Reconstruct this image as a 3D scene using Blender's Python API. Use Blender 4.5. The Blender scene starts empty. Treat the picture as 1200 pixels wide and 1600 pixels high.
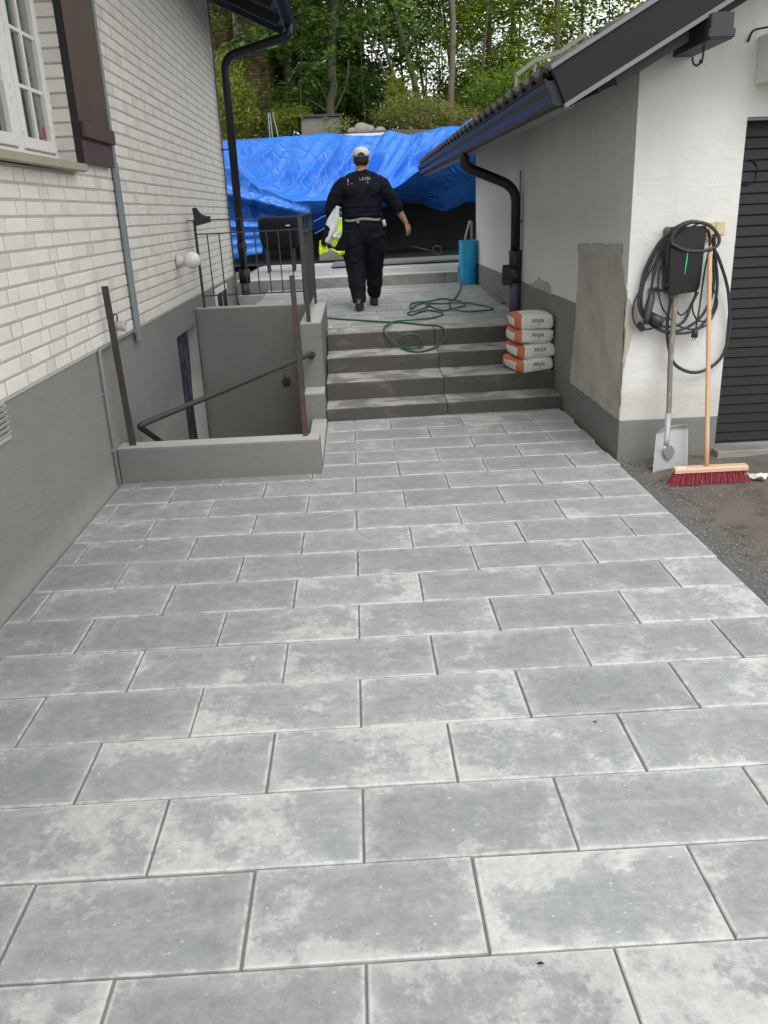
import bpy, bmesh, math, random
from mathutils import Vector, Matrix, noise
from mathutils.bvhtree import BVHTree
random.seed(7)
PI = math.pi
sc = bpy.context.scene
COL = sc.collection

# ------------------------------------------------------------------ camera
cam_d = bpy.data.cameras.new('camera')
cam = bpy.data.objects.new('camera', cam_d)
COL.objects.link(cam)
sc.camera = cam
R = ((0.9984332993956301, -0.03821716686070614, -0.04087046384734279),
     (-0.05148283130719714, -0.341297751421638, -0.9385442786332078),
     (0.02191950592893029, 0.9391779879403449, -0.34273056798274437))
r_, d_, f_ = R
cam.matrix_world = Matrix(((r_[0], -d_[0], -f_[0], 0.054), (r_[1], -d_[1], -f_[1], -1.444),
                           (r_[2], -d_[2], -f_[2], 1.634), (0, 0, 0, 1)))
cam_d.sensor_fit = 'VERTICAL'
cam_d.sensor_height = 24
cam_d.sensor_width = 18
cam_d.lens = 1289.025 / 1600 * 24
cam_d.clip_start = 0.02
cam_d.clip_end = 600

# ------------------------------------------------------------------ sky and sun
SUN_EL, SUN_AZ = math.radians(52), math.radians(168)   # azimuth measured from +Y clockwise
world = bpy.data.worlds.new('World')
sc.world = world
world.use_nodes = True
wn, wl = world.node_tree.nodes, world.node_tree.links
wn.clear()
w_out = wn.new('ShaderNodeOutputWorld')
w_bg = wn.new('ShaderNodeBackground')
w_sky = wn.new('ShaderNodeTexSky')
w_sky.sky_type = 'NISHITA'
w_sky.sun_disc = False
w_sky.sun_elevation = SUN_EL
w_sky.sun_rotation = SUN_AZ
w_sky.air_density = 1.0
w_sky.dust_density = 4.0
w_sky.ozone_density = 1.0
w_hs = wn.new('ShaderNodeHueSaturation')
w_hs.inputs['Saturation'].default_value = 0.22
w_mx = wn.new('ShaderNodeMix')
w_mx.data_type = 'RGBA'
w_mx.inputs[0].default_value = 0.7
w_mx.inputs[7].default_value = (11.6, 11.7, 11.5, 1)     # even cloud cover
w_bg.inputs['Strength'].default_value = 0.10
wl.new(w_sky.outputs[0], w_hs.inputs['Color'])
wl.new(w_hs.outputs[0], w_mx.inputs[6])
wl.new(w_mx.outputs[2], w_bg.inputs['Color'])
wl.new(w_bg.outputs[0], w_out.inputs[0])

sun_d = bpy.data.lights.new('sun', 'SUN')
sun_d.energy = 0.7
sun_d.angle = math.radians(28)
sun_d.color = (1.0, 0.97, 0.93)
sun = bpy.data.objects.new('sun', sun_d)
COL.objects.link(sun)
sdir = Vector((math.sin(SUN_AZ) * math.cos(SUN_EL), math.cos(SUN_AZ) * math.cos(SUN_EL), math.sin(SUN_EL)))
sun.rotation_euler = sdir.to_track_quat('Z', 'Y').to_euler()

sc.view_settings.view_transform = 'Standard'
sc.view_settings.look = 'None'
sc.view_settings.gamma = 1.0
sc.view_settings.use_curve_mapping = False
sc.view_settings.exposure = 0.82
sc.render.engine = 'CYCLES'
sc.cycles.max_bounces = 8
sc.cycles.transparent_max_bounces = 12

# ------------------------------------------------------------------ helpers
def tag(o, label=None, cat=None, group=None, kind=None):
    if label: o['label'] = label
    if cat: o['category'] = cat
    if group: o['group'] = group
    if kind: o['kind'] = kind
    return o

def empty(name, loc=(0, 0, 0), label=None, cat=None, group=None, kind=None, rot=(0, 0, 0)):
    o = bpy.data.objects.new(name, None)
    o.empty_display_size = 0.1
    o.location = loc
    o.rotation_euler = rot
    COL.objects.link(o)
    return tag(o, label, cat, group, kind)

def link(name, me, parent=None, loc=None, rot=None):
    o = bpy.data.objects.new(name, me)
    COL.objects.link(o)
    if parent: o.parent = parent
    if loc: o.location = loc
    if rot: o.rotation_euler = rot
    return o

class MB:
    """collects shapes in one bmesh"""
    def __init__(s, org=(0, 0, 0)):
        s.b = bmesh.new()
        s.o = Vector(org)
    def v(s, p): return s.b.verts.new(Vector(p) - s.o)
    def face(s, vs, mi=0, smooth=False):
        try:
            f = s.b.faces.new(vs)
            f.material_index = mi
            f.smooth = smooth
            return f
        except ValueError:
            return None
    def poly(s, pts, mi=0):
        s.face([s.v(p) for p in pts], mi)
        return s
    def box(s, a, c, bev=0.0, mi=0, jit=0.0):
        x0, y0, z0 = a; x1, y1, z1 = c
        P = [(x, y, z) for z in (z0, z1) for y in (y0, y1) for x in (x0, x1)]
        vs = [s.v((p[0] + random.uniform(-jit, jit), p[1] + random.uniform(-jit, jit), p[2] + random.uniform(-jit, jit))) for p in P]
        fs = [s.face([vs[i] for i in q], mi) for q in ((0, 2, 3, 1), (4, 5, 7, 6), (0, 1, 5, 4), (2, 6, 7, 3), (0, 4, 6, 2), (1, 3, 7, 5))]
        if bev > 0:
            es = list({e for f in fs for e in f.edges})
            r = bmesh.ops.bevel(s.b, geom=es, offset=bev, segments=1, affect='EDGES', profile=0.5)
            for f in r['faces']: f.material_index = mi
        return s
    def beam(s, p, q, w, h, up=(0, 0, 1), mi=0, bev=0.0):
        p, q = Vector(p), Vector(q)
        t = (q - p).normalized()
        sd = t.cross(Vector(up))
        if sd.length < 1e-4: sd = t.cross(Vector((0, 1, 0)))
        sd.normalize(); u = sd.cross(t)
        vs = []
        for c in (p, q):
            for a, b in ((-1, -1), (1, -1), (1, 1), (-1, 1)):
                vs.append(s.v(c + sd * a * w / 2 + u * b * h / 2))
        fs = [s.face([vs[i] for i in f], mi) for f in ((0, 1, 2, 3), (7, 6, 5, 4), (0, 4, 5, 1), (1, 5, 6, 2), (2, 6, 7, 3), (3, 7, 4, 0))]
        if bev > 0:
            es = list({e for f in fs for e in f.edges})
            r = bmesh.ops.bevel(s.b, geom=es, offset=bev, segments=1, affect='EDGES', profile=0.5)
            for f in r['faces']: f.material_index = mi
        return s
    def tube(s, pts, r, n=8, mi=0, cap=True, smooth=True, closed=False, flat=1.0, up=None):
        pts = [Vector(p) for p in pts]
        m = len(pts)
        rr = r if isinstance(r, (list, tuple)) else [r] * m
        prev = None; rings = []
        for i, p in enumerate(pts):
            if closed: t = pts[(i + 1) % m] - pts[i - 1]
            else: t = pts[min(i + 1, m - 1)] - pts[max(i - 1, 0)]
            if t.length < 1e-7: t = Vector((0, 0, 1))
            t.normalize()
            if prev is None:
                a = Vector(up) if up else (Vector((0, 0, 1)) if abs(t.z) < 0.9 else Vector((0, 1, 0)))
                u = (a - t * a.dot(t)).normalized()
            else:
                u = prev - t * prev.dot(t)
                u = u.normalized() if u.length > 1e-5 else t.orthogonal().normalized()
            prev = u
            w = t.cross(u)
            ri = rr[i]
            ra, rb = ri if isinstance(ri, (list, tuple)) else (ri, ri * flat)
            rings.append([s.v(p + u * math.cos(2 * PI * k / n) * rb + w * math.sin(2 * PI * k / n) * ra) for k in range(n)])
        for i in range(m if closed else m - 1):
            A, B = rings[i], rings[(i + 1) % m]
            for k in range(n):
                s.face([A[k], A[(k + 1) % n], B[(k + 1) % n], B[k]], mi, smooth)
        if cap and not closed:
            s.face(list(reversed(rings[0])), mi); s.face(rings[-1], mi)
        return s
    def loft(s, rings, n=20, mi=0, smooth=True):
        """rings of (centre, rx, ry) in horizontal planes"""
        L = []
        for c, rx, ry in rings:
            c = Vector(c)
            L.append([s.v(c + Vector((rx * math.cos(2 * PI * k / n), ry * math.sin(2 * PI * k / n), 0))) for k in range(n)])
        for A, B in zip(L, L[1:]):
            for k in range(n): s.face([A[k], A[(k + 1) % n], B[(k + 1) % n], B[k]], mi, smooth)
        s.face(list(reversed(L[0])), mi); s.face(L[-1], mi)
        return s
    def ball(s, c, r, n=14, m=10, mi=0, e=1.0):
        c = Vector(c); r = Vector(r) if hasattr(r, '__len__') else Vector((r, r, r))
        def pw(x): return math.copysign(abs(x) ** e, x)
        top, bot = s.v(c + Vector((0, 0, r.z))), s.v(c - Vector((0, 0, r.z)))
        L = []
        for j in range(1, m):
            th = PI * j / m
            L.append([s.v(c + Vector((r.x * pw(math.sin(th)) * pw(math.cos(2 * PI * k / n)), r.y * pw(math.sin(th)) * pw(math.sin(2 * PI * k / n)), r.z * pw(math.cos(th))))) for k in range(n)])
        for k in range(n):
            s.face([top, L[0][k], L[0][(k + 1) % n]], mi, True)
            s.face([bot, L[-1][(k + 1) % n], L[-1][k]], mi, True)
        for A, B in zip(L, L[1:]):
            for k in range(n): s.face([A[k], B[k], B[(k + 1) % n], A[(k + 1) % n]], mi, True)
        return s
    def extrude(s, prof, axis, a, b, mi=0, smooth=False):
        """prof: 2D points; axis 'x': (y,z), 'y': (x,z), 'z': (x,y)"""
        def P(p, t):
            return {'x': (t, p[0], p[1]), 'y': (p[0], t, p[1]), 'z': (p[0], p[1], t)}[axis]
        A = [s.v(P(p, a)) for p in prof]; B = [s.v(P(p, b)) for p in prof]
        n = len(prof)
        for k in range(n): s.face([A[k], A[(k + 1) % n], B[(k + 1) % n], B[k]], mi, smooth)
        s.face(list(reversed(A)), mi); s.face(B, mi)
        return s
    def grid(s, nu, nv, fn, mi=0, smooth=True):
        V = [[s.v(fn(i / nu, j / nv)) for j in range(nv + 1)] for i in range(nu + 1)]
        for i in range(nu):
            for j in range(nv):
                m = mi(i / nu, j / nv) if callable(mi) else mi
                s.face([V[i][j], V[i + 1][j], V[i + 1][j + 1], V[i][j + 1]], m, smooth)
        return s
    def mesh(s, name, *mats, fix=True):
        if fix: bmesh.ops.recalc_face_normals(s.b, faces=s.b.faces)
        me = bpy.data.meshes.new(name)
        s.b.to_mesh(me); s.b.free()
        for m in mats: me.materials.append(m)
        return me
    def build(s, name, mats, parent=None, fix=True, loc=None, rot=None):
        if not isinstance(mats, (list, tuple)): mats = [mats]
        o = link(name, s.mesh(name, *mats, fix=fix), parent, loc if loc else (tuple(s.o) if s.o.length else None), rot)
        return o

def smooth_path(pts, sub=6, closed=False):
    P = [Vector(p) for p in pts]; n = len(P); out = []
    rng = n if closed else n - 1
    for i in range(rng):
        if closed: a, b, c, d = P[i - 1], P[i], P[(i + 1) % n], P[(i + 2) % n]
        else: a, b, c, d = P[max(i - 1, 0)], P[i], P[i + 1], P[min(i + 2, n - 1)]
        for k in range(sub):
            t = k / sub
            out.append(0.5 * ((2 * b) + (c - a) * t + (2 * a - 5 * b + 4 * c - d) * t * t + (3 * b - a - 3 * c + d) * t ** 3))
    if not closed: out.append(P[-1])
    return out

def bend(pts, r=0.08, n=5):
    """rounds the corners of a polyline"""
    P = [Vector(p) for p in pts]; out = [P[0]]
    for a, b, c in zip(P, P[1:], P[2:]):
        u = (a - b); v = (c - b)
        k = min(r, u.length * .45, v.length * .45)
        s, e = b + u.normalized() * k, b + v.normalized() * k
        for i in range(n + 1):
            t = i / n
            out.append((1 - t) ** 2 * s + 2 * t * (1 - t) * b + t * t * e)
    out.append(P[-1])
    return out

def apply_mods(o):
    dg = bpy.context.evaluated_depsgraph_get()
    me = bpy.data.meshes.new_from_object(o.evaluated_get(dg))
    o.modifiers.clear()
    old = o.data
    o.data = me
    bpy.data.meshes.remove(old)
    return o

def fuse(mb, name, mats, parent=None, voxel=0.012, it=2):
    o = mb.build(name, mats, parent)
    m = o.modifiers.new('r', 'REMESH'); m.mode = 'VOXEL'; m.voxel_size = voxel; m.use_smooth_shade = True
    s = o.modifiers.new('s', 'SMOOTH'); s.iterations = it; s.factor = 0.5
    bpy.context.view_layer.update()
    return apply_mods(o)

def text(s, size, mat, parent, M, name='print', ext=0.0006, sx=1.0, shear=0.0, bold=0.0, snap=None):
    cu = bpy.data.curves.new('t', 'FONT')
    cu.body = s; cu.size = size; cu.extrude = ext; cu.align_x = 'CENTER'; cu.align_y = 'CENTER'
    cu.shear = shear; cu.offset = bold; cu.resolution_u = 2
    t = bpy.data.objects.new('t', cu); COL.objects.link(t)
    bpy.context.view_layer.update()
    me = bpy.data.meshes.new_from_object(t.evaluated_get(bpy.context.evaluated_depsgraph_get()))
    bpy.data.objects.remove(t); bpy.data.curves.remove(cu)
    me.transform(M @ Matrix.Diagonal((sx, 1, 1, 1)))
    if snap:
        for v in me.vertices: v.co = snap(v.co)
    me.materials.clear(); me.materials.append(mat)
    return link(name, me, parent)

# ------------------------------------------------------------------ materials
def nodes_of(name):
    m = bpy.data.materials.new(name); m.use_nodes = True
    n = m.node_tree.nodes; l = m.node_tree.links
    return m, n, l, n['Principled BSDF']

def sc3(c, k): return tuple(min(1, x * k) for x in c[:3]) + (1,)

def mk_noise(n, l, vec, scale, detail=6, rough=.6, dist=0.0):
    t = n.new('ShaderNodeTexNoise')
    t.inputs['Scale'].default_value = scale; t.inputs['Detail'].default_value = detail
    t.inputs['Roughness'].default_value = rough; t.inputs['Distortion'].default_value = dist
    if vec is not None: l.new(vec, t.inputs['Vector'])
    return t.outputs['Fac']

def ramp(n, l, fac, a, b, ca=(0, 0, 0, 1), cb=(1, 1, 1, 1)):
    r = n.new('ShaderNodeValToRGB'); l.new(fac, r.inputs[0])
    r.color_ramp.elements[0].position = a; r.color_ramp.elements[1].position = b
    r.color_ramp.elements[0].color = ca; r.color_ramp.elements[1].color = cb
    return r.outputs[0]

def mixc(n, l, fac, a, b, mode='MIX'):
    m = n.new('ShaderNodeMix'); m.data_type = 'RGBA'; m.blend_type = mode
    for v, i in ((fac, 0), (a, 6), (b, 7)):
        if isinstance(v, (int, float)): m.inputs[i].default_value = v
        elif isinstance(v, tuple): m.inputs[i].default_value = v if len(v) == 4 else v + (1,)
        else: l.new(v, m.inputs[i])
    return m.outputs[2]

def math_(n, l, op, a, b=None, clamp=False):
    m = n.new('ShaderNodeMath'); m.operation = op; m.use_clamp = clamp
    for v, i in ((a, 0), (b, 1)):
        if v is None: continue
        if isinstance(v, (int, float)): m.inputs[i].default_value = v
        else: l.new(v, m.inputs[i])
    return m.outputs[0]

def mapr(n, l, v, a, b, c=0.0, d=1.0):
    m = n.new('ShaderNodeMapRange'); m.clamp = True
    l.new(v, m.inputs[0])
    for i, x in zip((1, 2, 3, 4), (a, b, c, d)): m.inputs[i].default_value = x
    return m.outputs[0]

def position(n, l, scale=None, objrand=0.0):
    g = n.new('ShaderNodeNewGeometry'); v = g.outputs['Position']
    if objrand:
        oi = n.new('ShaderNodeObjectInfo')
        cx = n.new('ShaderNodeCombineXYZ')
        l.new(math_(n, l, 'MULTIPLY', oi.outputs['Random'], objrand), cx.inputs[0])
        l.new(math_(n, l, 'MULTIPLY', oi.outputs['Random'], objrand * 1.7), cx.inputs[2])
        a = n.new('ShaderNodeVectorMath'); a.operation = 'ADD'; l.new(v, a.inputs[0]); l.new(cx.outputs[0], a.inputs[1]); v = a.outputs[0]
    if scale:
        m = n.new('ShaderNodeMapping'); m.inputs['Scale'].default_value = scale; l.new(v, m.inputs[0]); v = m.outputs[0]
    return v

def bump(n, l, bs, h, strength, dist=0.01):
    b = n.new('ShaderNodeBump'); b.inputs['Strength'].default_value = strength; b.inputs['Distance'].default_value = dist
    l.new(h, b.inputs['Height']); l.new(b.outputs[0], bs.inputs['Normal'])
    return b

def M(name, base, rough=.8, var=.12, scale=4, bmp=.15, bscale=60, metal=0.0, objvar=0.0, stretch=None, spec=.5, coat=0.0, dirt=None, dscale=2.5, dth=(.5, .65), bdist=.004):
    m, n, l, bs = nodes_of(name)
    v = position(n, l, stretch, 20.0 if objvar else 0.0)
    c = mixc(n, l, mk_noise(n, l, v, scale, 8, .62), sc3(base, 1 - var), sc3(base, 1 + var))
    if objvar:
        oi = n.new('ShaderNodeObjectInfo')
        k = mapr(n, l, oi.outputs['Random'], 0, 1, 1 - objvar, 1 + objvar)
        hv = n.new('ShaderNodeHueSaturation'); l.new(k, hv.inputs['Value']); l.new(c, hv.inputs['Color']); c = hv.outputs[0]
    if dirt:
        c = mixc(n, l, ramp(n, l, mk_noise(n, l, v, dscale, 9, .68, .4), *dth), c, tuple(dirt))
    l.new(c, bs.inputs['Base Color'])
    bs.inputs['Roughness'].default_value = rough
    bs.inputs['Metallic'].default_value = metal
    bs.inputs['Specular IOR Level'].default_value = spec
    bs.inputs['Coat Weight'].default_value = coat
    if bmp: bump(n, l, bs, mk_noise(n, l, v, bscale, 5, .6), bmp, bdist)
    return m

def slab_material(name, stain):
    """cast concrete slab: fine mottled grey, cement film in crusty broken patches, paler rim"""
    m, n, l, bs = nodes_of(name)
    v = position(n, l, None, 30.0)
    vw = position(n, l)
    oi = n.new('ShaderNodeObjectInfo')
    c = mixc(n, l, mk_noise(n, l, v, 4.5, 10, .74), (.180, .190, .193), (.315, .328, .327))
    c = mixc(n, l, math_(n, l, 'MULTIPLY', mapr(n, l, mk_noise(n, l, v, 19, 10, .80), .42, .60), .48), c, (.41, .425, .42, 1))
    c = mixc(n, l, math_(n, l, 'MULTIPLY', mapr(n, l, mk_noise(n, l, v, 300, 2, .6), .35, .65), .34), c, (.18, .19, .195, 1))
    sx = n.new('ShaderNodeSeparateXYZ'); l.new(vw, sx.inputs[0])
    if stain:
        near = mapr(n, l, sx.outputs['Y'], 3.0, -.3, 0, 1)
        mid = mapr(n, l, math_(n, l, 'ABSOLUTE', math_(n, l, 'SUBTRACT', sx.outputs['X'], .25)), .3, 1.5, 1, .15)
        amount = math_(n, l, 'MULTIPLY', near, mid)
    big = mk_noise(n, l, v, 2.7, 13, .70, .12)
    med = mk_noise(n, l, v, 13, 10, .78)
    th = math_(n, l, 'ADD', math_(n, l, 'MULTIPLY', big, .72), math_(n, l, 'MULTIPLY', med, .28))
    # low-frequency film carries on across the joints
    th = math_(n, l, 'ADD', th, math_(n, l, 'MULTIPLY', math_(n, l, 'SUBTRACT', mk_noise(n, l, vw, 1.1, 6, .6), .5), .16))
    th = math_(n, l, 'ADD', th, math_(n, l, 'MULTIPLY', math_(n, l, 'SUBTRACT', oi.outputs['Random'], .5), .05))
    at = n.new('ShaderNodeAttribute'); at.attribute_name = 'rim'
    if stain: th = math_(n, l, 'ADD', th, math_(n, l, 'MULTIPLY', amount, math_(n, l, 'ADD', math_(n, l, 'MULTIPLY', at.outputs['Fac'], .055), .070)))
    film = mapr(n, l, th, .46, .62)
    crust = mapr(n, l, th, .570, .612)
    gr = mapr(n, l, mk_noise(n, l, v, 42, 9, .82), .38, .60)
    c = mixc(n, l, math_(n, l, 'MULTIPLY', math_(n, l, 'MULTIPLY', film, gr), .55), c, (.47, .485, .48, 1))
    bloom = mixc(n, l, mapr(n, l, med, .35, .65), (.47, .485, .47), (.575, .585, .56))
    c = mixc(n, l, math_(n, l, 'MULTIPLY', crust, mapr(n, l, mk_noise(n, l, v, 30, 9, .8), .34, .60, .12, .78) if stain else .30), c, bloom)
    # bluish grey damp islands with a knobbly outline
    isl = mapr(n, l, mk_noise(n, l, v, 5.2, 12, .74), .545, .575)
    c = mixc(n, l, math_(n, l, 'MULTIPLY', math_(n, l, 'MULTIPLY', isl, mapr(n, l, mk_noise(n, l, v, 55, 6, .75), .36, .58)), .72 if stain else .4), c, (.245, .268, .282, 1))
    # wiped streaks, two directions
    for rot, sc_, k in ((.5, (1.0, 7, 1), .34), (-.9, (1.2, 9, 1), .22)):
        vs = n.new('ShaderNodeMapping'); vs.inputs['Scale'].default_value = sc_; vs.inputs['Rotation'].default_value = (0, 0, rot); l.new(v, vs.inputs[0])
        st = ramp(n, l, mk_noise(n, l, vs.outputs[0], 2.0, 9, .74, .3), .55, .74)
        c = mixc(n, l, math_(n, l, 'MULTIPLY', st, k), c, (.50, .515, .51, 1))
    # specks of mortar and grit
    sp = ramp(n, l, mk_noise(n, l, v, 60, 3, .55), .68, .72)
    c = mixc(n, l, math_(n, l, 'MULTIPLY', sp, .7), c, (.58, .58, .56, 1))
    sp2 = ramp(n, l, mk_noise(n, l, vw, 38, 2, .5), .20, .235, (1, 1, 1, 1), (0, 0, 0, 1))
    c = mixc(n, l, math_(n, l, 'MULTIPLY', sp2, .75), c, (.07, .07, .065, 1))
    # cement left along the edges
    rn1 = mapr(n, l, mk_noise(n, l, v, 7, 6, .7), .40, .60)
    rim = math_(n, l, 'MULTIPLY', mapr(n, l, at.outputs['Fac'], .1, 1.0, 0, .30), rn1)
    rim2 = math_(n, l, 'MULTIPLY', mapr(n, l, at.outputs['Fac'], .84, .98), mapr(n, l, mk_noise(n, l, v, 11, 6, .75), .45, .55, .15, .75))
    c = mixc(n, l, math_(n, l, 'MAXIMUM', rim, rim2), c, (.57, .58, .565, 1))
    k = mapr(n, l, oi.outputs['Random'], 0, 1, .92, 1.08)
    hv = n.new('ShaderNodeHueSaturation'); l.new(k, hv.inputs['Value']); l.new(c, hv.inputs['Color'])
    l.new(hv.outputs[0], bs.inputs['Base Color'])
    l.new(mapr(n, l, big, .3, .7, .60, .85), bs.inputs['Roughness'])
    h = math_(n, l, 'ADD', math_(n, l, 'MULTIPLY', mk_noise(n, l, v, 150, 4, .7), .8), math_(n, l, 'MULTIPLY', med, .8))
    bump(n, l, bs, h, .35, .003)
    return m

def render_material(name, base, streak=.0, splash=None):
    m, n, l, bs = nodes_of(name)
    v = position(n, l)
    c = mixc(n, l, mk_noise(n, l, v, 1.3, 10, .66), sc3(base, .88), sc3(base, 1.09))
    v3 = position(n, l, (1.0, 1.0, 3.2))
    c = mixc(n, l, math_(n, l, 'MULTIPLY', ramp(n, l, mk_noise(n, l, v3, 5.5, 9, .72, .8), .52, .74), .28), c, sc3(base, 1.22))
    if streak:
        v2 = position(n, l, (6, 6, .55))
        c = mixc(n, l, math_(n, l, 'MULTIPLY', ramp(n, l, mk_noise(n, l, v2, 1.6, 7, .7), .50, .80), streak), c, sc3(base, .45))
    c = mixc(n, l, math_(n, l, 'MULTIPLY', ramp(n, l, mk_noise(n, l, v, 26, 5, .7), .62, .78), .30), c, sc3(base, .68))
    if splash:
        sx = n.new('ShaderNodeSeparateXYZ'); l.new(v, sx.inputs[0])
        z = math_(n, l, 'ADD', sx.outputs['Z'], math_(n, l, 'MULTIPLY', mk_noise(n, l, v, 7, 8, .75), -.22))
        c = mixc(n, l, mapr(n, l, z, splash[0], splash[0] - .12, 0, .55), c, tuple(splash[1]) + (1,))
    l.new(c, bs.inputs['Base Color'])
    bs.inputs['Roughness'].default_value = .88
    h = math_(n, l, 'ADD', math_(n, l, 'MULTIPLY', mk_noise(n, l, v, 110, 4, .7), .8), math_(n, l, 'MULTIPLY', mk_noise(n, l, v3, 6, 6, .6, .6), 2.6))
    bump(n, l, bs, h, .42, .005)
    return m

def damp_concrete(name, dry, wet, lo, hi, scale=3.2):
    m, n, l, bs = nodes_of(name)
    v = position(n, l, (1, 1, 2.2), 13.0)
    t = mk_noise(n, l, v, scale, 10, .70, .5)
    c = mixc(n, l, mapr(n, l, t, lo, hi), wet, dry)
    c = mixc(n, l, math_(n, l, 'MULTIPLY', ramp(n, l, mk_noise(n, l, v, 55, 4, .7), .55, .72), .25), c, sc3(dry, 1.15))
    l.new(c, bs.inputs['Base Color'])
    l.new(mapr(n, l, t, lo, hi, .55, .85), bs.inputs['Roughness'])
    bump(n, l, bs, mk_noise(n, l, v, 90, 5, .7), .35, .003)
    return m

def leaf_material(name, a, b, trans=.45):
    m, n, l, bs = nodes_of(name)
    at = n.new('ShaderNodeAttribute'); at.attribute_name = 'tint'
    c = mixc(n, l, at.outputs['Fac'], a, b)
    l.new(c, bs.inputs['Base Color'])
    bs.inputs['Roughness'].default_value = .55
    bs.inputs['Specular IOR Level'].default_value = .3
    tr = n.new('ShaderNodeBsdfTranslucent')
    hv = n.new('ShaderNodeHueSaturation'); hv.inputs['Value'].default_value = 1.9; hv.inputs['Saturation'].default_value = 1.1
    l.new(c, hv.inputs['Color']); l.new(hv.outputs[0], tr.inputs[0])
    mx = n.new('ShaderNodeMixShader'); mx.inputs[0].default_value = trans
    l.new(bs.outputs[0], mx.inputs[1]); l.new(tr.outputs[0], mx.inputs[2])
    l.new(mx.outputs[0], n['Material Output'].inputs[0])
    return m

def glass_material(name):
    m, n, l, bs = nodes_of(name)
    bs.inputs['Base Color'].default_value = (.9, .95, .93, 1)
    bs.inputs['Roughness'].default_value = .02
    bs.inputs['Transmission Weight'].default_value = 1.0
    bs.inputs['IOR'].default_value = 1.45
    return m

def film_material():
    m, n, l, bs = nodes_of('plastic_film')
    v = position(n, l, (1, 3, .7))
    c = mixc(n, l, ramp(n, l, mk_noise(n, l, v, 6, 8, .75, 2.0), .52, .62), (.028, .033, .05), (.20, .22, .27))
    l.new(c, bs.inputs['Base Color']); bs.inputs['Roughness'].default_value = .28
    bump(n, l, bs, mk_noise(n, l, v, 5, 6, .7, 2.0), .9, .02)
    return m

def tarp_material(name, col):
    m, n, l, bs = nodes_of(name)
    v = position(n, l)
    c = mixc(n, l, mk_noise(n, l, v, 3, 6, .6), sc3(col, .88), sc3(col, 1.1))
    l.new(c, bs.inputs['Base Color']); bs.inputs['Roughness'].default_value = .33
    bs.inputs['Specular IOR Level'].default_value = .55
    h = math_(n, l, 'ADD', math_(n, l, 'MULTIPLY', mk_noise(n, l, v, 4, 5, .6, 1.0), .9), math_(n, l, 'MULTIPLY', mk_noise(n, l, v, 1.4, 3, .5, .8), 1.8))
    # hard creases from folding
    for sc_, rot, wd, k in ((.55, .7, .016, 1.2), (1.1, -.3, .020, .8)):
        mp = n.new('ShaderNodeMapping'); mp.inputs['Rotation'].default_value = (0, rot, 0); mp.inputs['Scale'].default_value = (1, 1, .45); l.new(v, mp.inputs[0])
        q = math_(n, l, 'ABSOLUTE', math_(n, l, 'SUBTRACT', mk_noise(n, l, mp.outputs[0], sc_, 3, .55, .8), .5))
        h = math_(n, l, 'ADD', h, mapr(n, l, q, 0, wd, k, 0))
    bump(n, l, bs, h, .42, .07)
    return m

m_slab = slab_material('concrete_slab', True)
m_slab2 = slab_material('concrete_slab_upper', False)
m_joint = M('joint_sand', (.20, .20, .19), .95, .35, 30, .5, 200)
m_heart = M('dark_steel_plate', (.17, .17, .165), .6, .3, 20, .2, 60)
m_thinpipe = M('painted_pipe', (.27, .29, .27), .6, .1, 8, .1, 60)
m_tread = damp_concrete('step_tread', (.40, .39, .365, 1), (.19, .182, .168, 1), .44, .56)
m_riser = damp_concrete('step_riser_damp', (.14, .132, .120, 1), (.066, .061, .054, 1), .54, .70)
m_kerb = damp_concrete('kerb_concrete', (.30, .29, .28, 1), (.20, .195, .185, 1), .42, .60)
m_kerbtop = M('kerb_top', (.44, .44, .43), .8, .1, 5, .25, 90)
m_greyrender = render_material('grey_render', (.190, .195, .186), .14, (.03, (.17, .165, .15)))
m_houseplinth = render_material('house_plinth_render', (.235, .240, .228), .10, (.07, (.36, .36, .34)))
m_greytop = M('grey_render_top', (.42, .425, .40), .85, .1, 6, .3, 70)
m_greyold = render_material('grey_render_weathered', (.225, .218, .195), .5)
m_white = render_material('white_render', (.69, .685, .665), .18, (.42, (.45, .43, .39)))
m_patch = M('cement_patch', (.46, .43, .37), .92, .20, 3.2, .7, 24, bdist=.008, dirt=(.34, .32, .28, 1), dscale=2.4, dth=(.44, .66))
m_patchedge = M('cement_patch_edge', (.43, .415, .38), .92, .3, 18, .7, 60)
m_brick = M('white_brick', (.78, .745, .705), .85, .10, 14, .55, 40, objvar=.045, bdist=.006)
m_brickf = M('white_brick_far', (.76, .725, .69), .85, .12, 6, .5, 40)
m_brickend = M('greyish_header_brick', (.70, .67, .64), .88, .12, 9, .35, 55, objvar=.08)
m_mortar = M('mortar', (.47, .435, .39), .95, .12, 20, .5, 120)
m_blackmetal = M('black_metal', (.022, .024, .028), .42, .2, 6, .05, 40, spec=.5)
m_gutter = M('gutter_black', (.014, .016, .020), .42, .2, 4, .04, 20, spec=.35)
m_verge = M('verge_metal', (.0105, .0125, .016), .5, .2, 4, .04, 20, spec=.25)
m_eavegut = M('eave_gutter_metal', (.020, .022, .026), .75, .2, 6, .05, 40, spec=.15)
m_roofwood = M('dark_painted_wood', (.028, .032, .038), .55, .25, 6, .15, 30, stretch=(1, 6, 6))
m_capmetal = M('grey_cap_metal', (.17, .175, .185), .45, .15, 5, .05, 30)
m_tile = M('roof_tile', (.095, .085, .078), .85, .3, 12, .4, 90, objvar=.2)
m_railing = M('railing_steel', (.040, .040, .038), .55, .3, 20, .15, 90)
m_rust = M('rusty_steel', (.050, .042, .038), .75, .4, 25, .35, 90, dirt=(.085, .045, .035, 1), dscale=9, dth=(.55, .66))
m_redrust = M('red_rust', (.085, .042, .036), .85, .4, 25, .4, 90)
m_galv = M('galvanised', (.22, .26, .27), .5, .12, 8, .08, 60)
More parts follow.
